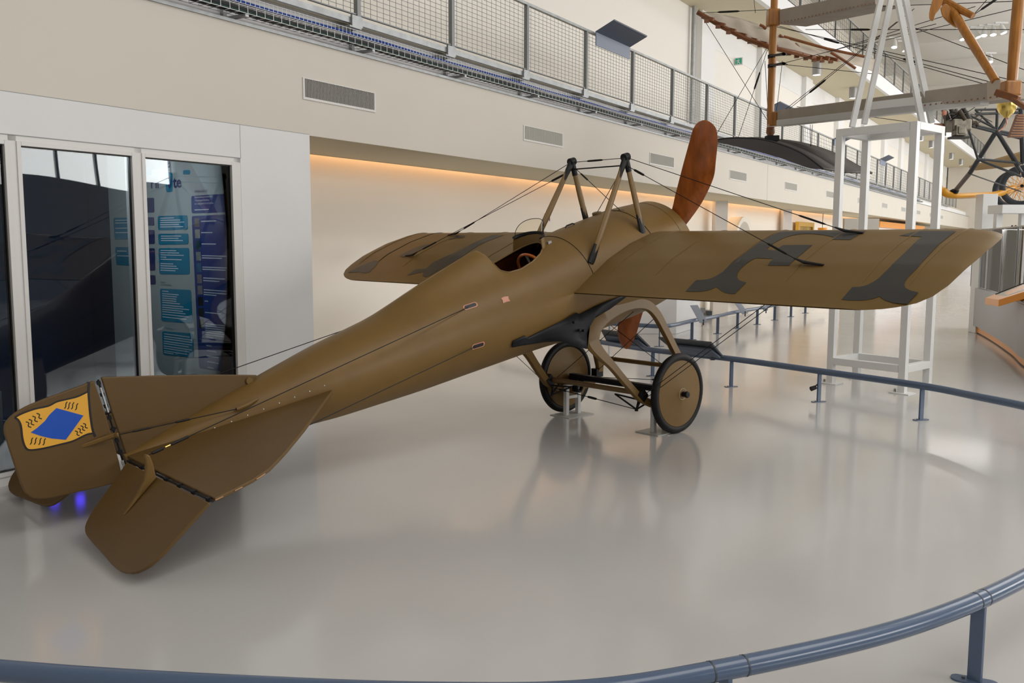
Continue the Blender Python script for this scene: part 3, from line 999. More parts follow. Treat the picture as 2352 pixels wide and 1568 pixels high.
t = empty('orange_lampshade', P - Z * 0.2, 0, 'small orange hanging lampshade behind the wing', 'lamp')
build(MB().lathe(P - Z * 0.12, Z, [(0, 0.13), (0.16, 0.13)], 18), 'shade', ORANGE, t, smooth=True)
build(MB().tube([P, P + Z * 0.45], 0.008, 6), 'cord', BLACKST, t)
# far shop-like front under the gallery: grey partition, orange header
lA, _ = wall(1940, 500, 1.0)
a, b = at(1938, 505, 31), at(2018, 505, 31)
build(MB().box(A((a[0] + b[0]) / 2, 31, 1.25), b[0] - a[0], 0.15, 2.5), 'grey_partition', mat('partition_beige', (0.45, 0.43, 0.38), 0.7), label='beige partition panel under the far gallery behind the white tower', cat='partition')
lb = wall(2019, 506, .4)[0]
build(MB().wbox(lb, lb + 14, 0.35, 0.55, 2.34, 2.58), 'orange_header', ORANGE, label='orange header strip under the far gallery', cat='sign')
build(MB().wbox(lb, lb + 22, 0.5, 0.6, 0.0, 2.34), 'white_screen_wall', WALLGAL, label='white screen wall below the orange header strip', cat='partition')

# ================================================================== THE MONOPLANE
PSI, TH = 0.7473982, math.radians(13.931)
OA = A(1.016, 8.660, 0)
HF = A(math.cos(PSI), math.sin(PSI), 0)
HS = A(math.sin(PSI), -math.cos(PSI), 0)          # starboard
XG = math.cos(TH) * HF + math.sin(TH) * Z
NG = -math.sin(TH) * HF + math.cos(TH) * Z
AG = OA + 1.5154 * Z


def B(x, s, n):
    """fuselage axes: x forward along the thrust line, s starboard, n up"""
    return AG + x * XG + s * HS + n * NG


def H(a, s, z):
    """level axes: a ahead of the axle, s starboard, z above the floor"""
    return OA + a * HF + s * HS + z * Z


def toB(P):
    P = np.asarray(P) - AG
    return float(P @ XG), float(P @ HS), float(P @ NG)


def bs(u, v, s):
    return toB(onplane(u, v, AG + s * HS, HS))


KX = [-4.799, -4.128, -3.303, -2.58, -1.961, -1.342, -0.619, 0.103, 0.56]
KR = [0.037, 0.156, 0.275, 0.34, 0.378, 0.417, 0.49, 0.509, 0.474]
_gx = np.linspace(-5.2, 0.9, 1221)
_gr = np.interp(_gx, KX, KR)
_gr[_gx < KX[0]] = 0.037
_ker = np.hanning(81)
_ker /= _ker.sum()
_gs = np.convolve(np.pad(_gr, 40, mode='edge'), _ker, 'valid')


def rad(x):
    return float(np.interp(x, _gx, _gs))


def hump(x):
    return float(np.interp(x, [-2.85, -2.74, -2.3, -2.05, -1.86, -1.71, -1.67, -1.64, -1.605, -1.57], [0, 0.012, 0.088, 0.122, 0.150, 0.164, 0.146, 0.080, 0.022, 0]))


def fus(x, phi, off=0.0):
    r = rad(x) + hump(x) * math.exp(-(phi / math.radians(19)) ** 2) + off
    return B(x, r * math.sin(phi), r * math.cos(phi))


def fsurf(u, v, off=0.0):
    d = ray(u, v)
    prev = None
    for t in np.arange(4, 12.5, 0.01):
        x, s, n = toB(C0 + t * d)
        if -4.8 < x < 0.56:
            g = math.hypot(s, n) - rad(x) - off
            if g < 0:
                return x, s, n
    return x, s, n


plane = empty('monoplane', OA, PSI, 'khaki single seat monoplane with round fuselage and grey F1 on its wing', 'airplane')
# fuselage skin with the cockpit cut out
CK = [(-1.645, 0), (-1.637, 24), (-1.58, 31.5), (-1.466, 34), (-1.31, 31), (-1.17, 24.5), (-1.082, 17), (-1.03, 9), (-1.005, 0)]


def phi0(x):
    if x <= CK[0][0] or x >= CK[-1][0]:
        return 0.0
    return math.radians(float(np.interp(x, [c[0] for c in CK], [c[1] for c in CK])))


xs = sorted(set([round(x, 4) for x in np.concatenate([np.linspace(-4.76, -2.9, 40), np.linspace(-2.9, -1.66, 34), np.linspace(-1.645, -1.637, 3), np.linspace(-1.66, -0.98, 44), np.linspace(-0.98, 0.515, 36)])]))


def skin(xs, off=0.0, na=64, close=True):
    m = MB()
    G = []
    for x in xs:
        p0 = phi0(x)
        row = []
        for k in range(na + 1):
            u = k / na
            # even spread but keeps the rim on the first and last column
            ph = p0 + u * (2 * math.pi - 2 * p0)
            q = ph if ph <= math.pi else ph - 2 * math.pi
            row.append(fus(x, q, off))
        G.append(row)
    m.grid(G)
    # drop the sliver faces that would bridge the cockpit: none, rows share the seam on top
    return m


sk = skin(xs)
# close the tail end and add the rounded nose bowl
nose = [(0.515, 0.473), (0.545, 0.466), (0.57, 0.448), (0.582, 0.42), (0.58, 0.38), (0.55, 0.34)]
G = [[B(x, r * math.sin(2 * math.pi * k / 64), r * math.cos(2 * math.pi * k / 64)) for k in range(65)] for x, r in nose]
fuselage = build(sk, 'fuselage', KHAKI, plane, smooth=True, angle=50)
build(MB().grid(G), 'cowling', KHAKI, fuselage, smooth=True, angle=60)
tail = MB()
r_ = rad(-4.76)
tail.lathe(B(-4.76, 0, 0), -XG, [(0, r_), (0.004, r_ * 0.9)], 24)
build(tail, 'tail_block', KHAKI_DK, fuselage)
# seams, cowl band
for nm, x in (('panel_seam', -0.856), ('panel_seam', -0.009), ('panel_seam', 0.40)):
    build(MB().tube([fus(x, math.radians(a), 0.0012) for a in range(-80, 81, 4)], 0.0028 if x < 0.2 else 0.0016, 5), nm, BLACKST if x < 0.2 else KHAKI_DK, fuselage)
# rolled cockpit rim
rim = []
for sgn in (1, -1):
    side = []
    for x in np.concatenate([np.linspace(-1.644, -1.635, 4), np.linspace(-1.62, -1.01, 40)]):
        side.append(fus(float(x), sgn * phi0(float(x))))
    rim += side if sgn == 1 else side[::-1]
build(MB().tube(rim + [rim[0]], 0.007, 6), 'cockpit_rim', KHAKI_DK, fuselage, smooth=True)
# cockpit interior
lin = []
for x in np.linspace(-1.85, -0.72, 30):
    r = rad(float(x)) - 0.018
    row = []
    p0 = max(phi0(float(x)), 0.12)
    for k in range(49):
        ph = p0 + k / 48 * (2 * math.pi - 2 * p0)
        row.append(B(float(x), r * math.sin(ph), r * math.cos(ph)))
    lin.append(row)
build(MB().grid(lin), 'cockpit_lining', COCKWOOD, fuselage, smooth=True)
build(MB().lathe(B(-0.74, 0, 0), XG, [(0, 0.45), (0.01, 0.45)], 32).lathe(B(-1.84, 0, 0), XG, [(0, 0.36), (0.01, 0.36)], 32), 'bulkhead', mat('cockpit_dark', (0.02, 0.010, 0.008), 0.6), fuselage)
build(MB().box(B(-1.55, 0, 0.02), 0.34, 0.40, 0.05, (XG, HS, NG)).box(B(-1.72, 0, 0.16), 0.05, 0.40, 0.32, (XG, HS, NG)), 'seat', mat('seat_leather', (0.05, 0.018, 0.01), 0.5), fuselage, bevel=0.015)
wc = B(-1.13, 0.02, 0.235)
wa = unit(XG * 0.93 + NG * 0.36)
wu, wv = HS, unit(np.cross(wa, HS))
build(MB().tube([wc + 0.165 * (math.cos(a) * wu + math.sin(a) * wv) for a in np.linspace(0, 2 * math.pi, 41)], 0.013, 8, cap=False), 'steering_wheel', RIMWOOD, fuselage, smooth=True)
build(MB().tube([wc - 0.16 * wv, wc + 0.16 * wv], 0.010, 6).tube([wc - 0.16 * wu, wc + 0.16 * wu], 0.010, 6).tube([wc, wc + wa * 0.3], 0.018, 8), 'wheel_spokes', GALV, fuselage)
# windscreen: bent metal skirt below, clear celluloid hood above
def scr(q, h):
    """q in -1..1 across; h 0..1 up the skirt, 1..2 up the hood"""
    s = -0.028 + 0.185 * math.sin(q * math.pi / 2) * (1 - 0.10 * min(h, 1))
    x = -1.00 - 0.12 * q * q + 0.02 * h
    base = math.sqrt(max(0.0, (rad(x) - 0.004) ** 2 - s * s))
    mid = 0.530 - 0.018 * q * q
    if h <= 1:
        return B(x, s, base + (mid - base) * h)
    return B(x, s, mid + 0.118 * (h - 1) * math.sqrt(max(0.0, 1 - abs(q) ** 2.3)))


ws = [[scr(q, i / 8) for q in np.linspace(-1, 1, 31)] for i in range(9)]
wsk = build(MB().grid(ws), 'windscreen', KHAKI, plane, smooth=True, solid=0.004)
ws = [[scr(q, 1 + i / 10) for q in np.linspace(-0.99, 0.99, 31)] for i in range(11)]
build(MB().grid(ws), 'celluloid_pane', CELLUL, wsk, smooth=True, label='clear celluloid windscreen hood')
build(MB().tube([scr(q, 0.97) for q in np.linspace(-1, 1, 31)], 0.017, 6, flat=(0.4, XG)).tube([scr(q, 2.0) for q in np.linspace(-0.999, 0.999, 61)], 0.003, 5), 'edge_binding', BLACKST, wsk)
build(MB().box(B(-0.985, 0.115, 0.440), 0.04, 0.02, 0.03, (XG, HS, NG)), 'bracket', LAMPGREY, wsk)


def patch(x, phi, pts, off, m, name, rot=0.0):
    """flat shape laid on the fuselage: pts in metres (along x, round the section)"""
    c, s_ = math.cos(rot), math.sin(rot)
    P = []
    for a, b in pts:
        a, b = a * c - b * s_, a * s_ + b * c
        P.append(fus(x + a, phi + b / rad(x), off))
    Q = [p for p in P]
    return MB().add(Q, [tuple(range(len(Q)))])


def slot(l, w, n=8):
    return [(l * (1 if math.cos(a) > 0 else -1) + w * math.cos(a), w * math.sin(a)) for a in np.linspace(0, 2 * math.pi, 2 * n, endpoint=False)]


for (x, s, n), ln, rt in (((-2.105, 0.295, 0.221), 0.045, 0.05), ((-2.154, 0.358, -0.075), 0.042, 0.05)):
    ph = math.atan2(s, n)
    q = build(patch(x, ph, slot(ln, 0.022), 0.003, COPPER, '', rt), 'cable_slot', COPPER, fuselage, label='oblong cable slot with worn copper edge')
    build(patch(x, ph, slot(ln - 0.004, 0.015), 0.005, BLACKP, '', rt), 'opening', BLACKP, q)
ph = math.atan2(0.344, 0.182)
build(patch(-1.784, ph, [(-0.035, -0.02), (0.0, -0.025), (0.036, -0.02), (0.03, 0.0), (0.036, 0.022), (0.0, 0.02), (-0.036, 0.024), (-0.03, 0.0)], 0.003, COPPER, '', 0.1), 'bare_patch', COPPER, fuselage, label='small patch of bare coppery plywood')
build(MB().lathe(fus(-0.119, math.radians(-10)), unit(NG), [(-0.01, 0.045), (0.018, 0.045), (0.022, 0.035)], 16), 'filler_cap', KHAKI_DK, fuselage, smooth=True)
build(MB().tube([fus(-0.62, math.radians(-3), 0.002), fus(-0.60, math.radians(-3), 0.013), fus(-0.53, math.radians(-2), 0.013), fus(-0.51, math.radians(-2), 0.002)], 0.006, 6), 'lifting_handle', BLACKST, fuselage)
build(patch(0.0, math.radians(8), slot(0.05, 0.006), 0.003, BLACKP, '', 0.6), 'wire_slit', BLACKP, fuselage)
rv = MB()
for k in range(11):
    x = -3.45 - 0.11 * k
    rv.lathe(fus(x, math.radians(78)), fus(x, math.radians(78), 0.1) - fus(x, math.radians(78)), [(-0.003, 0.005), (0.003, 0.004)], 8)
build(rv, 'screw_row', LAMPGREY, fuselage, kind='stuff')

# ---- wings
CU = [0, 0.012, 0.03, 0.074, 0.14, 0.184, 0.404, 0.647, 0.846, 1.0]
NU = [0.205, 0.236, 0.252, 0.272, 0.284, 0.287, 0.270, 0.216, 0.130, 0.047]
NL = [0.205, 0.188, 0.182, 0.182, 0.190, 0.198, 0.205, 0.165, 0.100, 0.040]
XLE, XTE = 0.245, -1.112
_cd = np.linspace(0, 1, 401)


def _sm(t):
    y = np.interp(_cd, CU, t)
    k = np.hanning(25)
    k /= k.sum()
    z = np.convolve(np.pad(y, 12, mode='edge'), k, 'valid')
    w = np.clip((_cd - 0.02) / 0.06, 0, 1)
    return y * (1 - w) + z * w


_nu, _nl = _sm(NU), _sm(NL)


def upper(x):
    return float(np.interp((XLE - x) / (XLE - XTE), _cd, _nu))


def stip(c):
    return float(np.interp(c, [0, 0.02, 0.06, 0.2, 0.5, 0.78, 0.87, 0.93, 0.975, 1.0], [3.12, 3.22, 3.30, 3.335, 3.325, 3.305, 3.27, 3.20, 3.08, 2.92]))


STIP_S = ([0, 0.02, 0.06, 0.2, 0.35, 0.5, 0.65, 0.78, 0.87, 0.93, 0.975, 1.0], [3.12, 3.23, 3.32, 3.375, 3.392, 3.388, 3.372, 3.345, 3.30, 3.225, 3.09, 2.92])


def stip2(c, sgn):
    return float(np.interp(c, *STIP_S)) if sgn == 1 else stip(c)


def wing_mesh(sgn):
    cs = list(np.concatenate([np.linspace(0, 0.2, 14), np.linspace(0.23, 0.85, 20), np.linspace(0.87, 1, 8)]))
    ts = list(np.concatenate([np.linspace(0, 0.9, 26), np.linspace(0.915, 1, 12)]))
    root = 0.33
    G = []
    for t in ts:
        row = []
        k = max(0.0, 1 - t ** 40)
        for c in cs[::-1]:
            s = root + t * (stip2(c, sgn) - root)
            u_, l_ = np.interp(c, _cd, _nu), np.interp(c, _cd, _nl)
            row.append(B(XLE + c * (XTE - XLE), sgn * s, (u_ + l_) / 2 + (u_ - l_) / 2 * k))
        for c in cs[1:]:
            s = root + t * (stip2(c, sgn) - root)
            u_, l_ = np.interp(c, _cd, _nu), np.interp(c, _cd, _nl)
            row.append(B(XLE + c * (XTE - XLE), sgn * s, (u_ + l_) / 2 - (u_ - l_) / 2 * k))
        G.append(row)
    return MB().grid(G)


wings = {}
for sgn, lab in ((1, 'starboard wing with large grey F1 letters'), (-1, 'port wing with worn grey letters')):
    w = build(wing_mesh(sgn), 'wing', KHAKI_FAB, plane, smooth=True, angle=70, label=lab)
    wings[sgn] = w
    for s in (0.62, 1.10, 1.68, 2.26, 2.81, 3.12):
        m = MB().tube([B(x, sgn * s, upper(x) + 0.001) for x in np.linspace(0.20, -0.86, 30)], [0.0055] * 26 + [0.0045, 0.0035, 0.002, 0.001], 5, flat=(0.8, NG))
        build(m, 'rib_tape', KHAKI_FAB if not (sgn == -1 and s == 2.81) else BLACKST, w, smooth=True)


def wpix(u, v, sgn):
    """pixel -> (x, s) on the upper wing skin"""
    d = ray(u, v)
    last = None
    for t in np.arange(5.5, 14, 0.004):
        x, s, n = toB(C0 + t * d)
        if XTE <= x <= XLE and 0.3 < sgn * s < 3.4:
            g = n - upper(x)
            if g <= 0:
                return x, s
            last = (g, x, s) if last is None or g < last[0] else last
    return (last[1], last[2]) if last else (x, s)


def wing_decal(pts, sgn, name, label=None):
    P = [wpix(u, v, sgn) for u, v in pts]
    T = tessellate_polygon([[Vector((x, s, 0)) for x, s in P]])
    tris = [tuple(A(*P[k]) for k in t) for t in T]
    out = []
    while tris:
        a, b, c = tris.pop()
        e = [np.linalg.norm(a - b), np.linalg.norm(b - c), np.linalg.norm(c - a)]
        k = int(np.argmax(e))
        if e[k] < 0.06:
            out.append((a, b, c))
            continue
        q = [(a, b, c), (b, c, a), (c, a, b)][k]
        m_ = (q[0] + q[1]) / 2
        tris += [(q[0], m_, q[2]), (m_, q[1], q[2])]
    V, Fs = [], []
    for t in out:
        Fs.append((len(V), len(V) + 1, len(V) + 2))
        V += [B(p[0], p[1], upper(p[0]) + 0.0028) for p in t]
    return build(MB().add(V, Fs), name, GREYPAINT, wings[sgn], smooth=True, angle=80, label=label)


z7 = lambda L: [(1250 + x / 2.134, 480 + y / 2.134) for x, y in L]
z3 = lambda L: [(740 + x / 3.733, 440 + y / 3.733) for x, y in L]
wing_decal(z7([(693, 405), (745, 350), (775, 350), (805, 345), (832, 335), (855, 322), (900, 285), (960, 235), (1040, 175), (1110, 132), (1165, 112), (1300, 109), (1450, 108), (1580, 108), (1500, 152), (1412, 150), (1415, 138),
               (1370, 128), (1310, 122), (1260, 123), (1220, 129), (1180, 140), (1140, 160), (1110, 180), (1090, 200), (1130, 205), (1170, 178), (1315, 178), (1200, 280), (1095, 278), (1122, 245), (1035, 242),
               (985, 275), (960, 298), (947, 318), (945, 335), (952, 347), (968, 356), (992, 362), (935, 418), (912, 417), (888, 412), (868, 403), (856, 393), (846, 383), (825, 393), (800, 402), (765, 407), (730, 408)]), 1, 'letter_f', 'grey painted letter F')
wing_decal(z7([(1457, 446), (1510, 385), (1545, 384), (1580, 376), (1612, 361), (1640, 341), (1700, 282), (1800, 185), (1850, 137), (1740, 132), (1845, 108), (2020, 108), (1980, 140), (1900, 212), (1830, 290),
               (1785, 335), (1770, 355), (1765, 373), (1772, 390), (1795, 402), (1835, 410), (1780, 467), (1745, 466), (1710, 461), (1680, 453), (1660, 444), (1643, 430), (1615, 441), (1580, 448), (1535, 450), (1495, 449)]), 1, 'numeral_one', 'grey painted numeral 1')
wing_decal(z3([(722, 722), (800, 670), (890, 660), (950, 610), (1100, 540), (1200, 490), (1350, 420), (1450, 378), (1560, 374), (1480, 402), (1330, 470), (1200, 560), (1050, 650), (960, 700), (900, 735), (860, 725), (870, 690), (800, 705)]), -1, 'painted_numeral', 'grey painted numeral on port wing')
wing_decal(z3([(1080, 415), (1150, 378), (1225, 378), (1220, 395), (1130, 405)]), -1, 'painted_serif')
wing_decal(z3([(660, 555), (760, 500), (830, 470), (900, 452), (930, 460), (850, 500), (760, 540), (690, 565)]), -1, 'painted_bar')
wing_decal(z3([(215, 695), (330, 640), (450, 590), (490, 600), (450, 650), (400, 695), (340, 700), (330, 690)]), -1, 'painted_foot')

# ---- tail: stabiliser, elevators, fin, rudder
def chaikin(P, it=1):
    for _ in range(it):
        Q = []
        for i in range(len(P)):
            a, b = A(*P[i]), A(*P[(i + 1) % len(P)])
            Q += [tuple(a * 0.8 + b * 0.2), tuple(a * 0.2 + b * 0.8)]
        P = Q
    return P


def stab_n(x):
    return -0.005 + (-3.4 - x) * 0.026


so = [(-3.40, 0.20), (-3.41, 0.268), (-3.945, 0.79), (-4.20, 1.02), (-4.31, 1.11), (-4.40, 1.18), (-4.53, 1.235), (-4.67, 1.262), (-4.765, 1.272), (-4.755, 0.04), (-4.2, 0.06)]
for sgn in (1, -1):
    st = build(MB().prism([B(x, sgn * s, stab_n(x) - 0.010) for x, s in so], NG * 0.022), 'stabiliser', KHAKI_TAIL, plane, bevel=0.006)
    # worn light edge
    if sgn == 1:
        ed = smooth_line([B(x, s + 0.002, stab_n(x) + 0.001) for x, s in so[2:9]], 6)
        for i0, i1 in ((20, 24), (27, 30), (33, 37)):
            build(MB().tube(ed[i0:i1], 0.0035, 5), 'chipped_edge', mat('chipped_paint', (0.42, 0.24, 0.11), 0.5), st)
DE = math.radians(30)
ET = -math.cos(DE) * XG - math.sin(DE) * NG
EN = -math.sin(DE) * XG + math.cos(DE) * NG


def EL(s, t, h=0.0):
    return B(-4.79, s, 0.03) + ET * t + EN * h


eo = [(0.14, 0.0), (0.20, 0.20), (0.24, 0.35), (0.29, 0.42), (0.36, 0.452), (0.46, 0.466), (0.69, 0.485), (0.90, 0.506), (1.02, 0.505), (1.13, 0.477), (1.20, 0.42), (1.232, 0.35), (1.25, 0.20), (1.272, 0.006)]
for sgn in (1, -1):
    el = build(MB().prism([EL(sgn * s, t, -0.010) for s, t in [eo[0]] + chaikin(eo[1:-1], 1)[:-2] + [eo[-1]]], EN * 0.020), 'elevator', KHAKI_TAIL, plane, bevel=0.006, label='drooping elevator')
    # control horn: a spear shaped fairing standing on the hinge end
    hs = sgn * 0.60
    hp = [(0.27, 0.011), (0.14, 0.03), (0.06, 0.055), (0.0, 0.10), (-0.035, 0.145), (-0.055, 0.150), (-0.06, 0.13), (-0.035, 0.08), (0.01, 0.011)]
    m = MB()
    Gs = []
    for k, (t, h) in enumerate(hp):
        pass
    m.prism([EL(hs - 0.018, t, h) for t, h in hp], HS * 0.036)
    build(m, 'control_horn', KHAKI, el, bevel=0.008)
    build(MB().prism([EL(hs - 0.015, t, -h) for t, h in hp], HS * 0.03), 'control_horn', KHAKI_DK, el, bevel=0.008)
    mm = MB().tube([B(-4.777, sgn * 0.10, 0.03), B(-4.777, sgn * 1.27, 0.03)], 0.007, 6)
    for q in range(7):
        s = sgn * (0.14 + 0.18 * q)
        mm.box(B(-4.777, s, 0.03), 0.022, 0.03, 0.02, (XG, HS, NG))
    build(mm, 'hinge_rod', BLACKST, el)
fo = [(-4.75, 0.548), (-4.45, 0.452), (-4.1, 0.335), (-3.79, 0.222), (-3.9, 0.12), (-4.3, 0.06), (-4.745, 0.0), (-4.752, 0.3)]
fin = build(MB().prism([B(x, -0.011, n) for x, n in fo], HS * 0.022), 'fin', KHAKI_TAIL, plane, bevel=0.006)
build(MB().lathe(fus(-3.86, math.radians(3), 0.012), HS, [(-0.012, 0.028), (0.014, 0.024)], 10), 'rounded_root', KHAKI, fin)
ro = [(-4.787, 0.545), (-4.83, 0.540), (-5.085, 0.535), (-5.19, 0.527), (-5.27, 0.507), (-5.318, 0.473), (-5.335, 0.43), (-5.338, 0.37), (-5.342, 0.12), (-5.338, 0.055), (-5.315, 0.01), (-5.27, -0.02), (-5.20, -0.042), (-4.84, -0.108), (-4.80, -0.10)]
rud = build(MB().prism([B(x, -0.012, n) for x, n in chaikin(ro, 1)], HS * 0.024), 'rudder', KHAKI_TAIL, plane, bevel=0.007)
mm = MB().tube([B(-4.770, 0, 0.54), B(-4.775, 0, -0.10)], 0.006, 6)
for q in range(9):
    mm.box(B(-4.772, 0, 0.52 - 0.075 * q), 0.02, 0.02, 0.022, (XG, HS, NG))
build(mm, 'hinge_rod', BLACKST, rud)
build(MB().box(B(-4.771, 0.006, 0.41), 0.008, 0.01, 0.16, (XG, HS, NG)).box(B(-4.777, 0.004, -0.03), 0.012, 0.012, 0.09, (XG, HS, NG)), 'bright_hinge_pin', STANDG, rud)
hp = [(-4.76, 0.02, 0.205), (-4.77, 0.085, 0.20), (-4.785, 0.095, 0.20), (-4.80, 0.075, 0.20), (-4.86, 0.045, 0.195), (-4.98, 0.012, 0.19), (-4.86, 0.012, 0.19)]
build(MB().prism([B(x, s, n - 0.015) for x, s, n in hp[1:]], NG * 0.03), 'control_horn', KHAKI, rud, bevel=0.008)
# painted flag on both faces
zf = lambda L: [(x / 5.0588, 860 + y / 5.0588) for x, y in L]
flag = zf([(172, 498), (250, 455), (400, 400), (560, 365), (660, 315), (780, 285), (900, 255), (1027, 195), (1028, 330), (1048, 500), (1078, 680), (1000, 698), (850, 770), (700, 810), (500, 857), (350, 875), (295, 840), (262, 740), (245, 600), (215, 530)])
blue = zf([(655, 388), (970, 475), (765, 757), (600, 742), (480, 715), (355, 672), (430, 620), (520, 540), (570, 470)])


def rudder_decal(pix, name, m, parent, off, sgn=1):
    P = [bs(u, v, 0.013) for u, v in pix]
    return build(MB().prism([B(x, sgn * (0.0125 + off), n) for x, _, n in P], HS * sgn * 0.0006), name, m, parent)


def rudder_stroke(pix, w, name, parent, off, sgn=1):
    P = smooth_line([A(*bs(u, v, 0.013)) for u, v in pix], 4)
    G = []
    for i, p in enumerate(P):
        t = unit(P[min(i + 1, len(P) - 1)] - P[max(i - 1, 0)])
        nrm = A(-t[2], 0, t[0])
        k = w / 2
        G.append([B(p[0] + nrm[0] * k, sgn * (0.0125 + off), p[2] + nrm[2] * k), B(p[0] - nrm[0] * k, sgn * (0.0125 + off), p[2] - nrm[2] * k)])
    return build(MB().grid(G), name, BLACKP, parent)


for sgn in (1, -1):
    fl = rudder_decal(flag, 'flag_emblem', YELLOW, rud, 0.0006, sgn)
    rudder_decal(blue, 'blue_lozenge', BLUE, fl, 0.0014, sgn)
    rudder_stroke(flag[:8], 0.010, 'outline', fl, 0.0014, sgn)
    rudder_stroke(zf([(1035, 85), (1028, 200), (1036, 330), (1050, 480), (1075, 640), (1108, 720)]), 0.013, 'flag_pole', fl, 0.0016, sgn)
    rudder_stroke(flag[10:] + [flag[0]], 0.010, 'outline', fl, 0.0014, sgn)
    groups = [([(455, 482), (407, 515), (365, 553), (331, 580)], (32, 33), -1), ([(765, 355), (801, 362), (844, 362), (890, 373)], (17, 40), 1),
              ([(366, 772), (412, 772), (465, 775), (514, 780)], (17, 40), 1), ([(897, 681), (931, 652), (962, 622), (992, 595)], (27, 28), -1)]
    for cs_, (dx, dy), sl in groups:
        for cx, cy in cs_:
            rudder_stroke(zf([(cx + sl * dx, cy - dy), (cx + sl * dx * 0.1, cy - dy * 0.45), (cx - sl * dx * 0.1, cy + dy * 0.45), (cx - sl * dx, cy + dy)]) if sl == 1 else
                          zf([(cx - dx, cy - dy), (cx + dx * 0.1, cy - dy * 0.55), (cx - dx * 0.1, cy + dy * 0.55), (cx + dx, cy + dy)]), 0.006, 'wave_mark', fl, 0.0015, sgn)

# ---- propeller
PX = 0.64
BL_UP = ([(1547, 490), (1560, 440), (1575, 380), (1583, 348), (1590, 320), (1595, 300), (1600, 287), (1607, 279), (1616, 275.5)],
         [(1588, 492), (1611, 456), (1632, 410), (1638, 372), (1643, 325), (1641, 300), (1636, 288), (1628, 279.5), (1620, 275.5)])
BL_LO = ([(1440, 680), (1430, 712), (1425, 745), (1424, 765), (1427, 785), (1432, 796), (1437, 800.5)],
         [(1481, 680), (1472, 712), (1463, 745), (1457, 768), (1450, 788), (1446, 797), (1441, 801)])


def blade(pair, root):
    L, R_ = [[toB(onplane(u, v, AG + PX * XG, XG))[1:] for u, v in e] for e in pair]
    L, R_ = [root[0]] + L, [root[1]] + R_
    L = smooth_line([A(*p) for p in L], 4)
    R_ = smooth_line([A(*p) for p in R_], 4)
    G = []
    nL = len(L)
    for i, (l, r) in enumerate(zip(L, R_)):
        f = i / (nL - 1)
        tw = 0.10 * (1 - f) + 0.03
        th = 0.030 * (1 - 0.8 * f) + 0.003
        w = np.linalg.norm(r - l)
        row = []
        for q, t in ((0, 0), (0.25, 0.75), (0.5, 1), (0.75, 0.8), (1, 0), (0.75, -0.3), (0.5, -0.35), (0.25, -0.3)):
            p = l * (1 - q) + r * q
            row.append(B(PX + (q - 0.5) * tw * min(1, w / 0.2) - t * th, p[0], p[1]))
        G.append(row)
    m = MB().grid(G, cv=True)
    m.add(G[-1], [tuple(range(8))])
    return m


pr = build(MB().lathe(B(0.50, 0, 0), XG, [(0, 0.11), (0.20, 0.11), (0.21, 0.08)], 24), 'propeller', BLACKST, plane, smooth=True)
build(blade(BL_UP, ((-0.04, 0.06), (0.07, 0.0))), 'blade', PROPWOOD, pr, smooth=True, angle=60)
build(blade(BL_LO, ((-0.07, 0.0), (0.04, -0.06))), 'blade', PROPWOOD, pr, smooth=True, angle=60)
build(MB().lathe(B(0.70, 0, 0), XG, [(0, 0.20), (0.1, 0.17), (0.2, 0.1), (0.26, 0.01)], 28), 'spinner', KHAKI, pr, smooth=True)

# ---- undercarriage
def gs(z):
    return 0.42 + (1.15 - z) * 0.19


